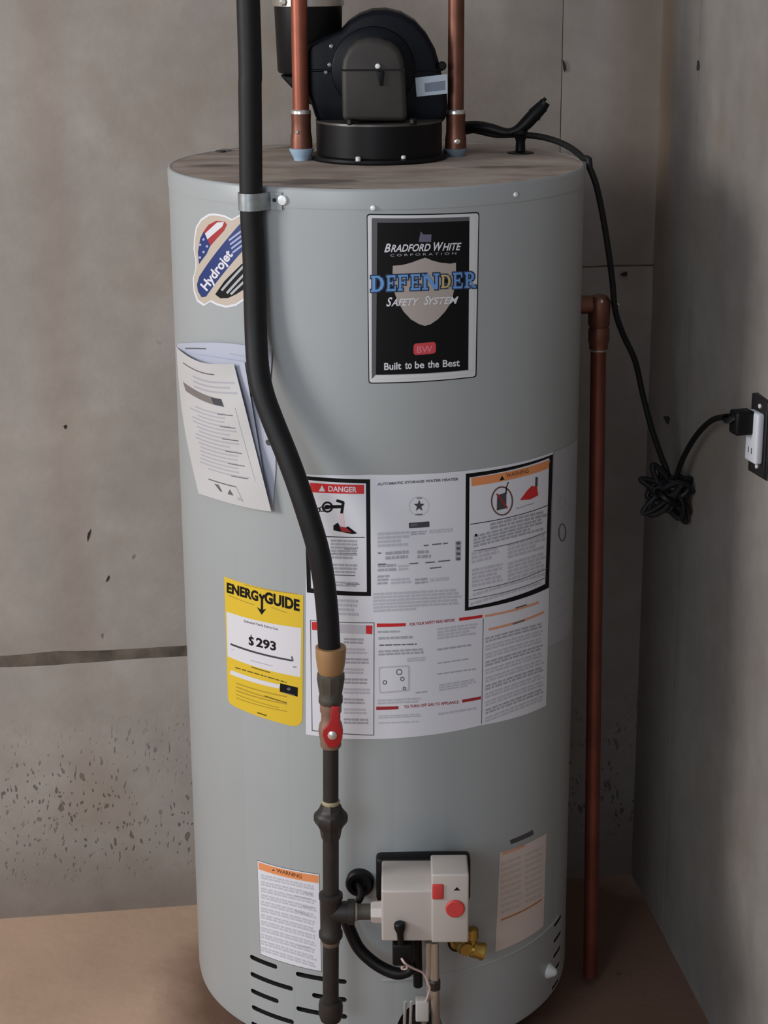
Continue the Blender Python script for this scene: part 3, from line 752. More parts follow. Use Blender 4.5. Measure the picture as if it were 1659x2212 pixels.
for q, m_ in ((((148, 1003), (1118, 765)), P_black), (((188, 1340), (1100, 1098)), P_txt), (((180, 1838), (1105, 1560)), P_txt), (((130, 1950), (1110, 1665)), P_txt)):
    a_, b_ = K(*q)
    for k in range(8):     # follow the print line in short runs
        f0, f1 = k/8, (k+1)/8
        (sA, zA), (sB, zB) = sz(*a_), sz(*b_)
        P0 = (sA+(sB-sA)*f0, zA+(zB-zA)*f0); P1 = (sA+(sB-sA)*f1, zA+(zB-zA)*f1); hw = .0005
        pr.poly2([(P0[0], P0[1]-hw), (P1[0], P1[1]-hw), (P1[0], P1[1]+hw), (P0[0], P0[1]+hw)], m_, 2)
for i, (x0, y0, x1, y1, h, n) in enumerate([(400, 985, 1110, 815, 16, 2), (190, 1140, 1095, 910, 28, 4), (165, 1355, 510, 1270, 26, 3), (620, 1245, 1095, 1110, 34, 4), (170, 1560, 560, 1480, 42, 5), (620, 1480, 1090, 1340, 42, 5), (180, 1870, 1100, 1600, 8, 1), (150, 1985, 1090, 1700, 8, 1)]):
    a_, b_ = K((x0, y0), (x1, y1)); pr.fuzz(a_, b_, h, P_lt if i > 1 else P_mid, 1.5, n, .3, 80+i)
pr.disc(K((220, 1140))[0], 3, 3, P_black, 3, 8)
# lower row: left bordered panel
border(G((80, 103), (452, 118), (450, 772), (90, 745)), 1.8, P_txt, 1)
pr.poly(G((90, 115), (440, 135), (438, 187), (92, 162)), P_lt, 1.5)
pr.poly(G((90, 115), (130, 116), (130, 164), (92, 162)), P_red, 2); pr.poly(G((403, 135), (440, 137), (438, 187), (403, 183)), P_red, 2)
for i in range(9):
    a_, b_ = G((275, 205+i*58), (395+(i % 3)*14, 208+i*58)); pr.fuzz(a_, b_, 14, P_lt if i % 2 else P_mid, 2, 2, .4, 100+i)
# centre
pr.poly(G((465, 124), (632, 122), (632, 140), (465, 145)), P_red, 2); pr.poly(G((940, 92), (1075, 74), (1075, 90), (940, 110)), P_red, 2)
pr.poly(G((462, 605), (590, 602), (590, 620), (462, 624)), P_dred, 2); pr.poly(G((958, 565), (1066, 545), (1066, 562), (958, 582)), P_dred, 2)
a_, b_ = G((655, 138), (915, 112)); pr.text('FOR YOUR SAFETY READ BEFORE', a_, b_, 6, P_dred, 2, 0, .02)
a_, b_ = G((622, 615), (938, 586)); pr.text('TO TURN OFF GAS TO APPLIANCE', a_, b_, 6, P_dred, 2, 0, .02)
for i, (x0, y0, x1, y1, h, n, m_) in enumerate([(470, 165, 600, 162, 6, 1, P_mid), (475, 200, 680, 192, 8, 1, P_mid), (480, 245, 705, 238, 4, 1, P_txt), (475, 278, 740, 265, 13, 2, P_mid), (640, 322, 750, 314, 10, 2, P_lt), (815, 150, 1050, 118, 26, 4, P_lt), (815, 268, 1015, 240, 6, 1, P_mid),
                                           (815, 350, 1005, 322, 4, 1, P_mid), (815, 412, 1050, 380, 4, 1, P_mid), (825, 475, 1040, 440, 16, 3, P_lt), (470, 562, 720, 550, 12, 2, P_lt), (475, 655, 720, 643, 8, 2, P_lt), (475, 695, 725, 685, 4, 1, P_lt), (820, 640, 1040, 605, 7, 1, P_lt), (690, 520, 760, 512, 4, 1, P_mid)]):
    a_, b_ = G((x0, y0), (x1, y1)); pr.fuzz(a_, b_, h, m_, 2, n, .35, 130+i)
pr.poly(rrect(G((475, 375), (655, 365), (655, 515), (480, 530)), 5), P_lt, 1.5); pr.poly(rrect(G((484, 384), (646, 374), (646, 506), (488, 520)), 5), M_label, 1.8)
for q, r_ in (((595, 405), 7), ((613, 445), 5), ((512, 465), 5), ((625, 500), 4)): pr.ring(G(q)[0], r_, r_, 2.2, P_txt, 2, 10)
# right column: pale orange rules and grey text
a_, b_ = G((1080, 95), (1070, 705)); pr.line(a_, b_, 1.6, P_txt, 1)
for q, m_ in ((((1090, 82), (1400, 2)), P_or2), (((1110, 160), (1430, 58)), P_or2)):
    a_, b_ = G(*q); pr.line(a_, b_, 5, m_, 1)
a_, b_ = G((1250, 128), (1320, 105)); pr.line(a_, b_, 3, P_txt, 2); a_, b_ = G((1265, 36), (1330, 16)); pr.line(a_, b_, 3, P_txt, 2)
for i in range(11):
    a_, b_ = G((1092, 205+i*46), (1435, 112+i*42)); pr.fuzz(a_, b_, 13, P_lt if i % 3 else P_mid, 1, 2, .35, 160+i)
label_part(pr, 'instruction_label', M_label, heater, 'wide white instruction label with danger and warning panels')
# neighbouring greyer label at the right edge
pr = on_tank()
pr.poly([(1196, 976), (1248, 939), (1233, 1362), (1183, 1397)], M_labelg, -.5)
for q in ((1215, 1085), (1214, 1140), (1224, 1105)): pr.ring(q, 8, 16, 3, P_mid, 1, 12)
pr.disc((1203, 1045), 5, 10, P_mid, 1); pr.ring((1214, 1150), 9, 20, 3, P_txt, 1.2, 12)
for i in range(4): pr.line((1192, 1240+i*34), (1228, 1212+i*34), 3, P_mid, 1)
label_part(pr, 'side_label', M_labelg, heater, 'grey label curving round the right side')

# ---- lower left warning label
F = frompix(380, 1800, 3.95); pr = on_tank()
q = F((697, 232), (1222, 350), (1240, 1175), (725, 1028))
pr.poly(scale_poly(q, 1.012), P_txt, -.6); pr.poly(q, M_label, 0)
pr.poly(F((706, 245), (1218, 360), (1218, 425), (708, 305)), P_or, 1)
pr.poly(F((832, 305), (848, 318), (820, 318)), P_black, 2)
a_, b_ = F((860, 330), (1075, 385)); pr.text('WARNING', a_, b_, 8, mat('ink_brown', (110, 62, 30), .5), 2, 0, .02)
for i in range(12):
    y = 345+i*56; a_, b_ = F((728, y), (1205, y+105+i*4)); pr.fuzz(a_, b_, 11, P_lt, 1, 2, .28, 200+i)
for k, (x0, y0, x1, y1) in enumerate(((1090, 505, 1165, 520), (1010, 530, 1155, 560), (1010, 655, 1140, 700), (1050, 955, 1150, 975), (1080, 620, 1195, 640))):
    a_, b_ = F((x0, y0), (x1, y1)); pr.line(a_, b_, 2, P_mid, 2)
label_part(pr, 'warning_label', M_label, heater, 'small white label with orange band, lower left')
# ---- lower right pale label
pr = on_tank(); F = frompix(1050, 1750, 4.786)
pr.poly(F((140, 440), (622, 235), (590, 1200), (92, 1465)), M_lcream, 0)
a_, b_ = F((150, 1135), (575, 920))
(sA, zA), (sB, zB) = sz(*a_), sz(*b_)
pr.poly2([(sA, zA-.0013), (sB, zB-.0013), (sB, zB+.0013), (sA, zA+.0013)], mat('ink_rust', (176, 108, 62), .5), 1)
for i in range(9):
    a_, b_ = F((150, 545+i*62), (370, 460+i*62)); pr.fuzz(a_, b_, 7, mat('ink_beige', (182, 170, 163), .5), 1, 2, .4, 230+i)
    a_, b_ = F((400, 450+i*60), (590, 365+i*60)); pr.fuzz(a_, b_, 7, mat('ink_beige', (182, 170, 163), .5), 1, 2, .4, 250+i)
pr.poly(F((165, 440), (400, 350), (400, 375), (165, 465)), P_or2, 1)
pr.poly(F((245, 310), (480, 205), (490, 250), (255, 352)), mat('ink_slate', (64, 62, 66), .6), 1)
NAMES.update({'ink_beige': 'beige_print', 'ink_rust': 'rust_rule', 'ink_slate': 'dark_strip', 'ink_blush': 'blush_print', 'ink_charcoal': 'charcoal_print', 'ink_brown': 'brown_lettering', 'ink_maroon': 'maroon_ring'})
label_part(pr, 'service_label', M_lcream, heater, 'pale cream label with orange rule, lower right')

# ---- brass drain valve
sdr, zdr = sz(990, 2032); c = wrap(sdr, zdr, R); rd = radial(sdr); tg = tangent(sdr)
dv = obj('drain_valve', lathe(c-rd*.002, rd, [(0, .013), (.004, .013), (.005, .008), (.012, .008), (.013, .0105), (.022, .0105), (.024, .009), (.030, .009)], 24), M_brass, heater)
dv['label'] = 'brass drain valve'
dirv = (tg*.95+Vector((0, 0, -.35))+rd*.25).normalized()
bm = lathe(c+rd*.018, dirv, [(0, .008), (.010, .009), (.012, .0115), (.024, .0115), (.026, .0125), (.029, .0125), (.030, .009)], 24)
obj('outlet', bm, M_brass, dv)
bm = lathe(c+rd*.020+tg*.012, Vector((0, 0, 1)), [(0, .006), (.010, .006), (.012, .0085), (.026, .0085), (.028, .005)], 16); obj('stem', bm, M_brass, dv)
obj('washer', lathe(c-rd*.001, rd, [(0, .016), (.003, .016)], 24), M_black, dv)

# ============================================================ DOCUMENT POUCH
pouch = thing('document_pouch', 'folded white instruction papers hanging on the grey tank, left of the black hose', 'papers', cyl(430, 1070)[:])
TL, TRt, BLt, BRt = (381, 750), (505, 786), (429, 1066), (586, 1105)
def sheet_px(u, v):
    # wavy top edge and bowed left edge of the loose front sheet
    top = Vector((381+u*124, 750+36*(1-(1-min(u*1.6, 1))**2)))
    bot = Vector((429+u*157, 1066+22*math.sin(u*PI/2)+17*u))
    p = top.lerp(bot, v); p.x += -9*math.sin(v*PI)*(1-u)+0*u
    return p
def sheet_off(u, v): return .003+.014*u*(1-.35*v)+.010*math.sin(u*PI)*(1-v)**1.5+.0014*math.sin(v*13+u*4)*(1-v*.4)
def sh3(u, v, l):
    p = sheet_px(u, v); return cyl(p.x, p.y, R+sheet_off(u, v)+.0002+.00025*l)
pr = Print(lambda x, y: (x, y), sh3, .05, True)
pr.poly([(0, 0), (1, 0), (1, 1), (0, 1)], M_paper, 0)
pr.line((.10, .075), (.62, .075), .008, P_txt, 1)
for i in range(3): pr.line((.25, .13+i*.035), (.93-.1*(i % 2), .13+i*.035), .012, P_mid, 1)
pr.poly([(.07, .215), (.66, .245), (.68, .30), (.10, .27)], mat('ink_smoke', (112, 106, 104), .5), 1)
pr.poly([(.50, .240), (.655, .247), (.67, .295), (.52, .287)], mat('ink_charcoal', (58, 58, 64), .5), 1.5)
for i in range(16):
    v = .35+i*.029; rnd = random.Random(i)
    pr.line((.12+rnd.uniform(0, .12), v), (.80-rnd.uniform(0, .18), v), .010, P_mid, 1)
    if i % 3 == 0: pr.line((.55, v+.005), (.78, v+.006), .006, P_txt, 1.4)
pr.line((.845, .30), (.88, .80), .006, P_mid, 1)
border_ = [(.20, .865), (.58, .865), (.62, .965), (.25, .965)]
pr.line((.20, .865), (.58, .865), .008, P_txt, 1.4); pr.line((.58, .865), (.63, .965), .008, P_mid, 1.4)
pr.poly([(.27, .885), (.33, .885), (.36, .93), (.33, .93)], P_txt, 1.4); pr.poly([(.43, .935), (.48, .895), (.51, .935)], P_txt, 1.4); pr.line((.56, .95), (.62, .95), .02, P_mid, 1.4)
NAMES.update({'ink_smoke': 'grey_bar'})
fs = label_part(pr, 'front_sheet', M_paper, pouch)
# back sheets, curving from the tank
def back_px(u, v):
    top = Vector((383+u*204, 742-10*math.sin(u*PI*.9)+18*u)); bot = Vector((432+u*158, 1062+44*u)); p = top.lerp(bot, v)
    p.x += (-9*(1-u)-14*u*math.sin(v*PI*2)*.6)*math.sin(v*PI); return p
def bk3(u, v, l):
    p = back_px(u, v); return cyl(p.x, p.y, R+.0015+.004*math.sin(u*PI)*(1-v*.5)+.00025*l)
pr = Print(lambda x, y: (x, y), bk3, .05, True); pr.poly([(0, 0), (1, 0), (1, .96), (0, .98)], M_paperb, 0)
pr.line((.08, .035), (.30, .04), .008, P_txt, 1); pr.line((.75, .30), (1.0, .31), .016, mat('ink_charcoal', (58, 58, 64), .5), 1)
pr.line((.55, .065), (.98, .075), .008, P_mid, 1)
pr.disc((.93, .58), .03, .018, mat('ink_charcoal', (58, 58, 64), .5), 1)
NAMES['bluish_paper'] = 'back_sheet'
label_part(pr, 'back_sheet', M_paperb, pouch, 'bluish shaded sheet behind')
def mid_px(u, v):
    top = Vector((400+u*128, 762+20*u)); bot = Vector((440+u*142, 1060+40*u)); p = top.lerp(bot, v); p.x -= 12*u*math.sin(v*PI)*0; return p
def md3(u, v, l):
    p = mid_px(u, v); return cyl(p.x, p.y, R+.0035+.006*u*(1-.4*v)+.003*math.sin(u*PI))
pr = Print(lambda x, y: (x, y), md3, .1, True); pr.poly([(0, 0), (1, 0), (1, .97), (0, .97)], M_paperb, 0)
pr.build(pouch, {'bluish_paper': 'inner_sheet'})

# ============================================================ GAS LINE
GY = 2.22
gas = thing('gas_line', 'black gas hose and iron pipe run with red-handled valve, standing before the tank', 'gas pipe', (-.0755, GY, .19))
def gz(y, Y=GY): return atY(714, y, Y).z
def gpt(y, x=714.5):
    p = atY(x, y, GY); return p
gtop, gbot = atY(714.5, 1500, GY), atY(714.5, 2190, GY)
def gaxis(z):
    t = (gtop.z-z)/(gtop.z-gbot.z); return Vector((gtop.x+(gbot.x-gtop.x)*t, GY, z))
def sc_at(P):   # pixels per metre at P
    return FPX/((Vector(P)-CAMO).dot(ey))
def glathe(ypx, name, m, seg=32, parent=None):
    """profile from (y pixel, width pixel) pairs down the vertical run"""
    z0 = gz(ypx[0][0]); base = gaxis(z0)
    prof = [(z0-gz(y), w_/2/sc_at(base)) for y, w_ in ypx]
    return obj(name, lathe(base, gaxis(z0-1)-base, prof, seg), m, parent or gas)
hx = [(536, -60), (536, 0), (540, 200), (542, 400), (543.5, 470), (548.5, 560), (552, 700), (557, 790), (567, 845), (586, 900), (626, 1000), (661, 1100), (690, 1200), (705, 1300), (712, 1405)]
cs, cz = sz(543, 430, R+.0165); hp = []
cY = cyl(543, 430, R+.0165).y
for x, y in hx:
    t = min(1, max(0, (y-600)/640.0)); t = t*t*(3-2*t)
    hp.append(atY(x, y, cY+(GY-cY)*t))
hp[0] = Vector((hp[1].x-.006, cY, 2.2))
obj('hose', tube(spline(hp, 10), lambda t: .0142, 24), M_rub, gas)
glathe([(1396, 46), (1397, 66), (1400, 67), (1420, 65), (1440, 60), (1452, 54), (1456, 50)], 'brass_adapter', M_bronze)['label'] = 'tan bronze adapter'
glathe([(1453, 56), (1456, 62), (1464, 63), (1472, 60), (1490, 54), (1500, 50), (1506, 55), (1514, 55), (1520, 47)], 'coupling', M_gcoup, 10)
bv = glathe([(1518, 42), (1520, 47), (1536, 47), (1540, 42), (1556, 42), (1564, 50), (1578, 54), (1592, 50), (1598, 46), (1610, 46), (1614, 40)], 'ball_valve', M_valveb)
# red lever in front of the valve body
zc = gz(1580); pc = gaxis(zc); yf = GY-.0185
def rp(pts, yy): return [Vector((atY(x, y, yy).x, yy, atY(x, y, yy).z)) for x, y in pts]
lev = [(716, 1524), (733, 1524), (735, 1560), (740, 1573), (740, 1590), (735, 1604), (728, 1612), (710, 1612), (702, 1600), (697, 1585), (699, 1572), (708, 1564), (714, 1550)]
hd = obj('valve_handle', prism(rp(lev, yf), (0, -.005, 0)), M_red, gas, bevel=.0012); hd['label'] = 'red lever handle'
obj('valve_stem', lathe(Vector((atY(718, 1585, yf).x, yf-.005, atY(718, 1585, yf).z))+Vector((0, .03, 0)), (0, -1, 0), [(0, .006), (.031, .006), (.033, .003)], 12), M_solder, hd)
glathe([(1606, 34), (1740, 34)], 'pipe', M_blk_iron)
glathe([(1728, 37), (1731, 40), (1736, 38)], 'thread_seal', mat('pipe_sealant', (150, 140, 110), .6))
un = glathe([(1734, 37), (1738, 44), (1745, 50), (1752, 60), (1756, 70), (1761, 74), (1772, 74), (1778, 68), (1786, 54), (1792, 48), (1808, 42), (1813, 38)], 'union', M_blk_iron, 8)
glathe([(1806, 35), (1940, 35)], 'pipe', M_blk_iron)
glathe([(1928, 40), (1931, 52), (1940, 52), (1944, 46), (2008, 46), (2012, 52), (2022, 52), (2028, 44), (2032, 38)], 'tee', M_blk_iron)
tz = gz(1970); tp_ = gaxis(tz)
obj('tee_branch', lathe(tp_, (1, 0, 0), [(0, .0145), (.022, .0145), (.0225, .017), (.031, .017), (.032, .014)], 28), M_blk_iron, gas)
obj('thread_seal', lathe(tp_+Vector((.0318, 0, 0)), (1, 0, 0), [(0, .0118), (.003, .0118), (.0035, .0108)], 24), mat('pipe_sealant', (150, 140, 110), .6), gas)
obj('nipple', lathe(tp_+Vector((.030, 0, 0)), (1, 0, 0), [(0, .0107), (.026, .0107)], 28), M_gcoup, gas)
glathe([(2026, 35), (2170, 35)], 'pipe', M_blk_iron)
glathe([(2028, 38), (2034, 40), (2040, 36)], 'thread_seal', mat('rusty_sealant', (92, 76, 62), .6))
glathe([(2160, 36), (2163, 50), (2172, 53), (2190, 52), (2202, 44), (2208, 30), (2211, 14)], 'cap', M_blk_iron)

# ============================================================ HOSE CLAMP
cl_s, cl_z = sz(560, 431)
clamp = thing('pipe_strap', 'galvanised strap clamping the black hose to the rim of the tank', 'pipe strap', wrap(sz(545, 431)[0], cl_z, R+.001)[:])
hA = spline(hp, 10); hc = min(hA, key=lambda p: abs(p.z-cl_z)); s_h = math.atan2(hc.x-AX, AY-hc.y)*R; rad_h = math.hypot(hc.x-AX, hc.y-AY)
def strap_pts(off):
    pts = []; r0 = R+.0012+off; rr = .0146+off; hwid = rr
    pts.append((-.0222, r0)); pts.append((-hwid-.002, r0))
    for i in range(13):
        t = PI-PI*i/12; pts.append((hwid*math.cos(t), max(r0, rad_h+rr*math.sin(t))))
    pts.append((hwid+.003, r0)); pts.append((.0345, r0)); return pts
bm = bmesh.new(); zt_, zb_ = cl_z+.0105, cl_z-.0105
inn, outp = strap_pts(0), strap_pts(.0016)
def W(p, z): return wrap(s_h, z, 0)*0+Vector((AX, AY, 0))+radial(s_h)*p[1]+tangent(s_h)*p[0]*1.0+Vector((0, 0, z)) - radial(s_h)*(p[1]-math.sqrt(max(p[1]**2-p[0]**2, 0)) if abs(p[0]) > .016 else 0)
va = [[bm.verts.new(W(p, z)) for p in inn] for z in (zt_, zb_)]; vb = [[bm.verts.new(W(p, z)) for p in outp] for z in (zt_, zb_)]
for i in range(len(inn)-1):
    bm.faces.new((va[0][i], va[0][i+1], va[1][i+1], va[1][i])); bm.faces.new((vb[0][i], vb[1][i], vb[1][i+1], vb[0][i+1]))
    bm.faces.new((va[0][i], vb[0][i], vb[0][i+1], va[0][i+1])); bm.faces.new((va[1][i], va[1][i+1], vb[1][i+1], vb[1][i]))
for i in (0, -1): bm.faces.new((va[0][i], va[1][i], vb[1][i], vb[0][i]))
obj('strap', bm, M_galv, clamp, ang=50)
for sx in (-.018, .024):
    s_ = s_h+sx; obj('slot', lathe(wrap(s_, cl_z+.001, R+.0024), radial(s_), [(0, .0024), (.0012, .0024)], 12), M_slot, clamp)
s_, z_ = sz(612, 432); obj('screw', lathe(wrap(s_, z_, R+.001), radial(s_), [(0, .0064), (.0022, .0064), (.0034, .0056), (.0038, .003), (.0039, .001)], 24), M_chrome, clamp)['label'] = 'bright round screw head'

# ============================================================ GAS CONTROL VALVE
gv = thing('gas_control_valve', 'light grey gas control box with two red buttons on the lower front of the tank', 'gas valve', cyl(912, 1940)[:])
fy = 2.192
A = atY(838, 2034, fy); B = atY(1006, 2034, fy); zb = A.z; zf = atY(880, 1925, fy).z; zt = atY(880, 1852, 2.272).z
x0, x1 = atY(824, 1980, fy).x, atY(1010, 1980, fy).x
bm = bmesh.new()
side = [(fy, zb), (fy, zf), (fy+.012, zf+.006), (2.268, zt), (2.281, zt-.004), (2.281, zb)]
a = [bm.verts.new((x0+.001*(i > 2), y, z)) for i, (y, z) in enumerate(side)]; b = [bm.verts.new((x1, y, z)) for y, z in side]; n = len(a)
bm.faces.new(a); bm.faces.new(b[::-1])
for i in range(n): bm.faces.new((a[i], b[i], b[(i+1) % n], a[(i+1) % n]))
obj('body', bm, M_body, gv, bevel=.003)
xp = atY(932, 1950, fy).x; zp = atY(960, 1889, fy-.006).z
obj('front_panel', box(xp, x1+.0012, fy-.006, fy+.05, zb+.001, zp), M_body, gv, bevel=.0025)
bm = box(x0-.007, x1+.007, 2.262, 2.288, zb+.018, zt+.003)
obj('rear_housing', bm, M_black, gv, bevel=.006)
fp = fy-.006
q = atY(946, 1926, fp); obj('square_button', box(q.x-.0075, q.x+.0075, fp-.002, fp+.004, q.z-.011, q.z+.011), M_redp, gv, bevel=.002)['label'] = 'red rounded square button'
q = atY(983, 1962, fp); obj('round_button', lathe(Vector((q.x, fp+.003, q.z)), (0, -1, 0), [(0, .0125), (.005, .0125), (.0062, .011), (.0062, .001)], 32), M_redp, gv)['label'] = 'red round button'
q = atY(987, 1920, fp); obj('indicator', prism([Vector((q.x-.004, fp-.0004, q.z-.0022)), Vector((q.x+.004, fp-.0004, q.z-.0022)), Vector((q.x, fp-.0004, q.z+.0025))], (0, .002, 0)), P_black, gv)
# inlet boss on the left
ib = tp_+Vector((.053, 0, 0))
obj('inlet_boss', lathe(ib, (1, 0, 0), [(0, .0135), (.004, .015), (.012, .015), (x0-ib.x+.004, .017)], 8), M_body, gv)
# round black port on the left with its cable
q = cyl(776, 1912, R+.012); s_, z_ = math.atan2(q.x-AX, AY-q.y)*R, q.z
obj('port', lathe(wrap(s_, z_, R-.002), radial(s_), [(0, .019), (.012, .019), (.015, .0165), (.015, .011), (.009, .010), (.009, .001)], 32), M_black, gv)
obj('port_lead', tube(spline([wrap(s_, z_, R+.012), wrap(s_+.004, z_-.006, R+.03), wrap(s_-.006, z_-.022, R+.036), wrap(s_-.016, z_-.034, R+.03)], 8), .005, 10), M_black, gv)
# black conduit looping from behind the tee to the connector
cp = [atY(748, 1985, 2.262), atY(757, 2012, 2.262), atY(775, 2048, 2.258), atY(802, 2075, 2.252), atY(832, 2094, 2.245), atY(860, 2103, 2.238), atY(884, 2098, 2.236), atY(893, 2082, 2.236)]
obj('conduit', tube(spline(cp, 8), lambda t: .0085 if t < .7 else .0085-.0035*(t-.7)/.3, 14), M_black, gv)
c_ = atY(863, 1993, 2.186); d_ = atY(866, 2040, 2.186)
obj('igniter_stem', lathe(c_, d_-c_, [(0, .006), (.002, .0075), (.008, .0075), (.016, .0045), ((d_-c_).length, .004)], 16), M_black, gv)
c_ = atY(870, 2042, 2.19); obj('igniter', box(c_.x-.0135, c_.x+.0135, 2.19, 2.222, atY(870, 2088, 2.19).z, c_.z), M_black, gv, bevel=.003)
c0, c1 = atY(901, 2036, 2.23), atY(903, 2128, 2.25)
obj('thermocouple', tube([c0+Vector((0, 0, .006)), c1], .0065, 14), M_black, gv)
hb = [atY(924, 2034, 2.215), atY(926, 2110, 2.225), atY(927, 2160, 2.24), atY(915, 2215, 2.272)]
obj('manifold_tube', tube(spline(hb, 8), .0042, 14), M_steel, gv)
hb = [atY(938, 2034, 2.215), atY(939, 2110, 2.222), atY(940, 2170, 2.232), atY(942, 2235, 2.262), atY(930, 2270, 2.30)]
obj('manifold_tube', tube(spline(hb, 8), .0062, 14), M_steel, gv)
c_ = atY(938, 2126, 2.222); obj('tube_nut', hexa(c_-Vector((0, 0, .007)), (0, 0, 1), .014, .0095), M_blk_iron, gv)
obj('wire', tube(spline([atY(867, 2070, 2.186), atY(876, 2082, 2.182), atY(893, 2092, 2.19), atY(915, 2103, 2.20), atY(925, 2125, 2.205), atY(928, 2140, 2.21), atY(918, 2170, 2.235)], 8), .0016, 8), M_wirew, gv)
obj('wire', tube(spline([atY(880, 2080, 2.20), atY(878, 2092, 2.20), atY(868, 2092, 2.20), atY(874, 2080, 2.20)], 8), .0016, 8), M_wirew, gv)
c_ = atY(912, 2180, 2.235); obj('connector', box(c_.x-.009, c_.x+.009, 2.228, 2.244, c_.z-.016, c_.z+.016), mat('dull_white', (165, 162, 158), .5), gv, bevel=.002)
for dx in (-.02, -.028): obj('burner_lead', tube([c_+Vector((dx+.005, .0, .012)), c_+Vector((dx+.004, .028, -.05))], .0022, 8), mat('dull_white', (165, 162, 158), .5), gv)

# ============================================================ COPPER SUPPLY PIPES
def supply(px, py, label, dark):
    p = atZ(px, py, TOPZ); t = thing('water_pipe', label, 'copper pipe', (p.x, p.y, TOPZ), 'copper pipes rising from the tank top')
    mC = M_copper_d if dark else M_copper
    zp = lambda y: atY(px, y, p.y).z - TOPZ
    b = Vector((p.x, p.y, TOPZ))
    obj('nipple', lathe(b-Vector((0, 0, .002)), (0, 0, 1), [(0, .0105), (.004, .0108), (zp(334), .0125), (zp(322), .0165), (zp(318), .017), (zp(318)+.0012, .0145)], 28), M_blue if not dark else mat('dull_liner', (110, 122, 132), .4), t)
    obj('fitting', lathe(b, (0, 0, 1), [(zp(320), .0150), (zp(300), .0148), (zp(292), .0140), (zp(285), .0134), (zp(262), .0132), (zp(246), .0136), (zp(243), .0118)], 28), M_copper_d, t)
    obj('solder_ring', lathe(b, (0, 0, 1), [(zp(248), .0122), (zp(245), .0137), (zp(239), .0135), (zp(236), .0112)], 28), M_solder, t)
    q = b+Vector((-.0045 if not dark else .001, -.0128, zp(284 if not dark else 302)))
    obj('solder_drop', lathe(q, (0, -1, .2), [(-.002, .0030 if not dark else .0055), (.001, .0026 if not dark else .005), (.0026, .001)], 12), M_solder, t)
    obj('pipe', lathe(b, (0, 0, 1), [(zp(250), .0111), (.95, .0111)], 28), mC, t)
supply(652, 346, 'reddish copper water pipe with pale blue nipple, left of the blower', False)
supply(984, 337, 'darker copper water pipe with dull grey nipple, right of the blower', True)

# ============================================================ VENT BLOWER
BX, BY = -.0035, 2.62
blow = thing('vent_blower', 'black and navy vent blower standing on top of the tank between the copper pipes', 'blower', (BX, BY, TOPZ))
bz = Vector((BX, BY, TOPZ))
obj('base_flange', lathe(bz, (0, 0, 1), [(0, .094), (.003, .095), (.006, .094), (.008, .088)], 64), M_black, blow)
zc2 = atY(818, 271, BY-.086).z-TOPZ
obj('collar', lathe(bz, (0, 0, 1), [(.006, .0865), (zc2-.002, .0865), (zc2, .0845), (zc2, .02)], 64), M_black, blow)
obj('collar_rim', lathe(bz, (0, 0, 1), [(zc2-.002, .0872), (zc2+.0008, .0868), (zc2+.0008, .082)], 64), mat('worn_black', (62, 56, 52), .4), blow)
# scroll housing: snail outline extruded front to back
def pz(x, y, Y): q = atY(x, y, Y); return Vector((q.x, Y, q.z))
yf, yb = 2.608, 2.70
ol = [(736, 66), (752, 48), (776, 32), (805, 22), (835, 21), (868, 29), (898, 47), (922, 74), (940, 106), (950, 140), (957, 175), (965, 200), (968, 235), (962, 262), (940, 272), (700, 272), (683, 262), (672, 225), (655, 190), (655, 120), (668, 95), (700, 78)]
hs = obj('scroll_housing', prism([pz(x, y, yf) for x, y in ol], (0, yb-yf, 0)), M_navy, blow, bevel=.008)
seam = [(700+0, 152), (960, 146)]
bm = box(pz(664, 153, yf).x, pz(957, 147, yf).x, yf-.0035, yb+.003, pz(800, 154, yf).z, pz(800, 149, yf).z)
obj('housing_seam', bm, M_navy, blow, bevel=.001)
# raised disc behind the motor
q = pz(806, 150, yf)
obj('motor_plate', lathe(Vector((q.x, yf+.004, q.z)), (0, -1, 0), [(0, .058), (.008, .056), (.011, .050), (.011, .002)], 48), M_navy, blow)
# motor cover with arched top
arch = [(740, 262), (738, 150), (741, 128), (752, 106), (770, 91), (795, 84), (820, 85), (845, 94), (862, 109), (871, 130), (874, 150), (880, 262)]
ym = 2.548
mo = obj('motor_cover', prism([pz(x, y, ym) for x, y in arch], (0, .058, 0)), M_motor, blow, bevel=.007); mo['label'] = 'dusty arched motor cover'
obj('cover_seam', box(pz(737, 152, ym).x, pz(875, 150, ym).x, ym-.0015, ym+.02, pz(800, 153, ym).z, pz(800, 149.5, ym).z), M_black, mo)
q = pz(816, 143, ym); obj('screw', lathe(Vector((q.x, ym+.002, q.z)), (0, -1, 0), [(0, .0035), (.0045, .0035), (.006, .002)], 12), M_chrome, mo)
q = pz(823, 170, ym); obj('lever', prism([Vector((q.x-.006, ym, q.z+.01)), Vector((q.x+.004, ym, q.z+.01)), Vector((q.x+.002, ym, q.z-.009)), Vector((q.x-.002, ym, q.z-.009))], (0, -.004, 0)), M_black, mo, bevel=.001)
for px_ in (757, 893):
    q = pz(px_, 258, 2.545); obj('bolt', hexa(Vector((q.x, 2.545, TOPZ+zc2)), (0, 0, 1), .008, .0055), M_black, blow)
for px_, py_ in ((712, 140), (704, 156), (716, 100)):
    q = pz(px_, py_, yf); obj('housing_screw', lathe(Vector((q.x, yf+.002, q.z)), (0, -1, 0), [(0, .003), (.005, .003), (.006, .0015)], 10), M_galv, blow)
q = pz(955, 142, yf); obj('lug', lathe(Vector((q.x, yf+.004, q.z)), (0, -1, 0), [(0, .006), (.008, .006), (.010, .004)], 12), M_black, blow)
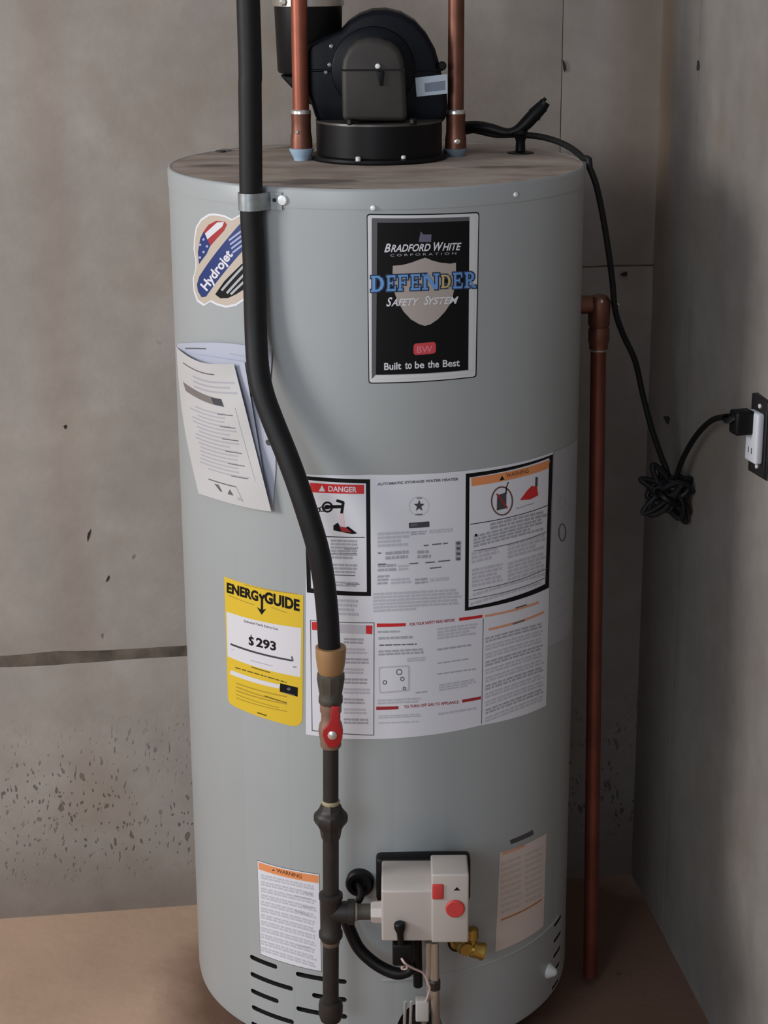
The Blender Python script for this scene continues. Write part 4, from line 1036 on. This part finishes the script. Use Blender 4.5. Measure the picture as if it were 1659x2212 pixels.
for px_, py_ in ((773, 350), (871, 342)):
    q = atZ(px_, py_, TOPZ+.008); obj('flange_screw', lathe(Vector((q.x, max(q.y, BY-.0905), TOPZ+.006)), (0, 0, 1), [(0, .0035), (.005, .0035), (.006, .002)], 10), M_chrome, blow)
# white rating label on the housing, kept flat on its front
a_ = [pz(x, y, yf-.0006) for x, y in ((897, 167), (967, 159), (967, 203), (899, 210))]
yl = yf-.002
lb_ = obj('rating_label', prism([pz(x, y, yl) for x, y in ((897, 168), (966, 160), (967, 202), (900, 209))], (0, .0015, 0)), mat('label_bluish', (188, 198, 208), .4), blow); lb_['label'] = 'pale rating label'
obj('label_print', prism([pz(x, y, yl-.0004) for x, y in ((917, 180), (962, 174), (962, 194), (918, 199))], (0, .0003, 0)), mat('ink_bluegrey', (120, 130, 146), .5), lb_)
# outlet duct rising on the left with steel band
DY = 2.668; q0 = pz(665, 165, DY); dx0 = q0.x
rd_ = (pz(737, 60, DY).x-pz(596, 60, DY).x)/2; cx_ = (pz(737, 60, DY).x+pz(596, 60, DY).x)/2
zd0, zd1 = atY(660, 163, DY-rd_).z, atY(660, 14, DY-rd_).z
obj('outlet_duct', lathe(Vector((cx_, DY, zd0)), (0, 0, 1), [(0, rd_-.010), (.001, rd_-.003), (.004, rd_-.001), (zd1-zd0, rd_+.002), (zd1-zd0+.05, rd_+.002)], 48), M_black, blow)
bm = bmesh.new()
vt = [pz(604, 163, 2.64), pz(706, 163, 2.64), pz(706, 240, 2.64), pz(660, 222, 2.64)]
obj('transition', prism(vt, (0, .035, 0)), M_black, blow, bevel=.004)
bd = obj('band_clamp', lathe(Vector((cx_, DY, zd1-.001)), (0, 0, 1), [(0, rd_+.0025), (.001, rd_+.0045), (.013, rd_+.0045), (.014, rd_+.0025)], 48), M_steel, blow); bd['label'] = 'bright steel band clamp'
obj('vent_pipe', lathe(Vector((cx_, DY, zd1+.010)), (0, 0, 1), [(0, rd_+.003), (.75, rd_+.003)], 48), mat('white_pvc', (205, 203, 198), .4), blow)
q = atY(612, 6, DY-rd_); obj('band_screw', lathe(Vector((q.x, DY-math.sqrt(max((rd_+.004)**2-(q.x-cx_)**2, 1e-6)), zd1+.006)), (0, -1, 0), [(-.002, .006), (.004, .006), (.006, .003)], 6), M_steel, bd)

# ============================================================ RELIEF VALVE DISCHARGE PIPE
RY = 2.605
rp_ = thing('discharge_pipe', 'long copper discharge pipe dropping down the right side of the tank', 'copper pipe', (.32, RY, .02))
pt, pb = atY(1292.5, 760, RY), atY(1275, 2108, RY)
def rax(z):
    t = (pt.z-z)/(pt.z-pb.z); return Vector((pt.x+(pb.x-pt.x)*t, RY, z))
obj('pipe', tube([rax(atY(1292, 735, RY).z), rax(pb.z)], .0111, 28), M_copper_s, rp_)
zz_ = lambda y: atY(1291, y, RY).z
obj('fitting', lathe(rax(zz_(756)), (0, 0, 1), [(0, .0116), (.002, .0133), (zz_(742)-zz_(756), .0133), (zz_(736)-zz_(756), .0150), (zz_(712)-zz_(756), .0150), (zz_(706)-zz_(756), .013)], 28), M_copper_d, rp_)
obj('solder_ring', lathe(rax(zz_(758)), (0, 0, 1), [(0, .0113), (.002, .0127), (.007, .0125), (.009, .0113)], 28), M_solder, rp_)
vb_ = rax(zz_(708)); zt2 = zz_(640)
body = obj('relief_valve', lathe(vb_, (0, 0, 1), [(0, .0125), (.004, .0155), (zt2-vb_.z-.006, .0160), (zt2-vb_.z, .012), (zt2-vb_.z+.003, .004)], 10), M_copper_d, rp_)
zs_ = zz_(658); rr_ = AX+math.sqrt(R*R-(RY-AY)**2)
obj('stub', lathe(Vector((rr_-.004, RY, zs_)), (1, 0, 0), [(0, .013), (.02, .013), (vb_.x-rr_+.004, .012)], 24), M_copper_d, rp_)
q = rax(zt2-.006); obj('glint_screw', lathe(Vector((q.x+.002, RY-.013, q.z+.001)), (0, -1, .3), [(-.002, .0025), (.002, .0025), (.003, .001)], 10), M_solder, rp_)
obj('test_lever', tube(spline([rax(zt2-.008)+Vector((.010, .010, 0)), rax(zt2-.012)+Vector((.022, .016, 0)), rax(zt2-.016)+Vector((.030, .016, 0))], 5), .0022, 8), M_steel, rp_)

# ============================================================ POWER CORD, CLIP, OUTLET
cord = thing('power_cord', 'black power cord draped over the tank edge, its spare coils tied by the wall', 'power cord', atY(1450, 1060, 2.70)[:])
cpx = [(975, 283, 2.70), (1020, 281, 2.70), (1070, 291, 2.69), (1120, 291, 2.67), (1175, 297, 2.64), (1225, 315, 2.60), (1262, 345, 2.555), (1283, 385, 2.54), (1297, 440, 2.55), (1311, 520, 2.57), (1322, 600, 2.59), (1329, 670, 2.61), (1345, 720, 2.635), (1372, 780, 2.66), (1388, 850, 2.68), (1406, 920, 2.69), (1428, 985, 2.70), (1440, 1015, 2.70), (1448, 1055, 2.695), (1462, 1075, 2.69)]
path = spline([atY(*p) for p in cpx], 8)
# keep the cord resting on the lid, not sinking into it
for p in path:
    if math.hypot(p.x-AX, p.y-AY) < R+.006 and p.z < TOPZ+.0052: p.z = TOPZ+.0052
obj('cord', tube(path, .0044, 12), M_rub, cord)
bx_ = [(1452, 1070, 2.69), (1462, 1028, 2.685), (1478, 985, 2.66), (1505, 940, 2.61), (1535, 910, 2.54), (1562, 901, 2.47), (1588, 902, 2.425)]
obj('cord', tube(spline([atY(*p) for p in bx_], 8), .0042, 12), M_rub, cord)
bm = bmesh.new(); rnd = random.Random(4)
cb_ = (1447, 1062)
tips = [(1389, 1108), (1384, 1035), (1410, 1004), (1518, 1063), (1482, 1128), (1492, 1035), (1404, 1112), (1470, 1120), (1400, 1045), (1487, 1108), (1425, 1100), (1430, 1012), (1412, 1060), (1416, 1085), (1474, 1100), (1482, 1075), (1470, 1030), (1398, 1070), (1488, 1052), (1444, 1104)]
for k, (tx, ty) in enumerate(tips):
    dx, dy = tx-cb_[0], ty-cb_[1]; L = math.hypot(dx, dy); nx, ny = -dy/L, dx/L; wd = rnd.uniform(6, 15); Y = 2.672+.005*(k % 6)
    thin = k in (3,)
    if thin: wd = 2
    P = [(cb_[0]-dx*.35+nx*wd*.5, cb_[1]-dy*.35+ny*wd*.5), (cb_[0]+nx*wd, cb_[1]+ny*wd), (cb_[0]+dx*.6+nx*wd*1.1, cb_[1]+dy*.6+ny*wd*1.1), (tx, ty), (cb_[0]+dx*.6-nx*wd*1.1, cb_[1]+dy*.6-ny*wd*1.1), (cb_[0]-nx*wd, cb_[1]-ny*wd), (cb_[0]-dx*.4-nx*wd*.6, cb_[1]-dy*.4-ny*wd*.6)]
    add_tube(bm, spline([atY(a, b, Y+.003*math.sin(i)) for i, (a, b) in enumerate(P)], 6), .0042 if not thin else .0024, 8)
obj('tied_bundle', bm, M_rub, cord)['label'] = 'coils of spare cord tied together'
c_ = atY(1450, 1062, 2.672)
obj('cable_tie', lathe(c_-Vector((.008, 0, .012)), (.5, 0, .8), [(0, .021), (.002, .0225), (.006, .0225), (.008, .021)], 24), M_black, cord)
# plug against the outlet face
OP = atP(1646, 905, WC, RN); pn = Matrix.Rotation(math.radians(8), 3, 'Z') @ (-RN); RDo = Vector((-pn.y, pn.x, 0)) if (Vector((-pn.y, pn.x, 0)).dot(RD) > 0) else Vector((pn.y, -pn.x, 0))       # into the room
plug0 = OP+pn*.016
zax = Vector((0, 0, 1)); hor = RD
obj('plug', box(-.0125, .0125, -.018, .014, -.0005, .026, mtx=frame((plug0)[:], RDo, pn)), M_black, cord, bevel=.0035)
pe = atY(1588, 902, 2.425)
obj('strain_relief', tube([plug0+pn*.022+zax*.004, plug0.lerp(pe, .0)+pn*.034+zax*.004, pe], lambda t: .0085-.0035*t, 14), M_black, cord)

ot = thing('wall_outlet', 'white duplex outlet without cover plate in the right-hand wall', 'outlet', atP(1642, 940, WC, RN)[:])
OC = atP(1648, 942, WC, RN)-RN*.002
mo_ = frame(OC[:], RDo, pn)    # local x along the wall, z out, y = z cross x (vertical)
sgn = 1 if (Vector(mo_.col[1][:3]).z > 0) else -1
obj('metal_box', box(-.031, .031, -.055, .052, -.02, .0022, mtx=mo_), mat('dark_box_metal', (34, 32, 31), .5, metal=.2), ot, bevel=.002)
zc1 = (atP(1641, 852, WC, RN).z-atP(1641, 1028, WC, RN).z)
obj('yoke', box(-.021, .021, -.052, .050, .0022, .0042, mtx=mo_), mat('yoke_metal', (48, 46, 46), .4, metal=.4), ot, bevel=.0006)
obj('receptacle', box(-.0165, .0165, -.0345, .0345, .0042, .0155, mtx=mo_), M_white, ot, bevel=.0035)
for yy in (-.041, .041):
    P_ = mo_ @ Vector((0, yy, .0042)); obj('screw', lathe(P_, pn, [(0, .0032), (.0016, .0030), (.0022, .001)], 12), M_chrome, ot)
yy = -.018*sgn
for xx in (-.0045, .0045):
    obj('socket_slot', box(xx-.0009, xx+.0009, yy-.004, yy+.004, .0150, .0158, mtx=mo_), M_slot, ot)

clip = thing('cord_clip', 'black forked plastic cord clip standing on the tank top near its right edge', 'clip', atZ(1124, 331, TOPZ)[:])
cp0 = atZ(1124, 331, TOPZ); CY = cp0.y
zc = lambda y: atY(1124, y, CY).z
bm = lathe(Vector((cp0.x, CY, TOPZ)), (0, 0, 1), [(0, .019), (.0015, .0185), (.0025, .012), (.004, .007), (zc(305)-TOPZ, .0065), (zc(294)-TOPZ, .009), (zc(288)-TOPZ, .012), (zc(280)-TOPZ, .008)], 20)
obj('post', bm, M_black, clip)
arm = [atY(1098, 287, CY), atY(1118, 281, CY), atY(1135, 268, CY), atY(1152, 250, CY), atY(1170, 232, CY), atY(1178, 220, CY)]
obj('arm', tube(spline(arm, 6), lambda t: .005+.0045*math.sin(min(1, t*1.15)*PI*.8), 12), M_black, clip)
obj('prong', tube(spline([arm[3]+Vector((.004, 0, -.004)), atY(1166, 246, CY), atY(1180, 236, CY)], 5), lambda t: .0055-.003*t, 10), M_black, clip)
obj('prong', tube(spline([arm[3]+Vector((-.003, 0, .004)), atY(1166, 225, CY), atY(1179, 212, CY)], 5), lambda t: .0055-.003*t, 10), M_black, clip)
co = [atY(1000, 277, CY+.028), atY(1030, 274, CY+.022), atY(1060, 278, CY+.012), atY(1090, 286, CY+.006), atY(1112, 284, CY)]
obj('sleeve', tube(spline(co, 6), lambda t: .0095-.004*t, 12), M_black, clip)
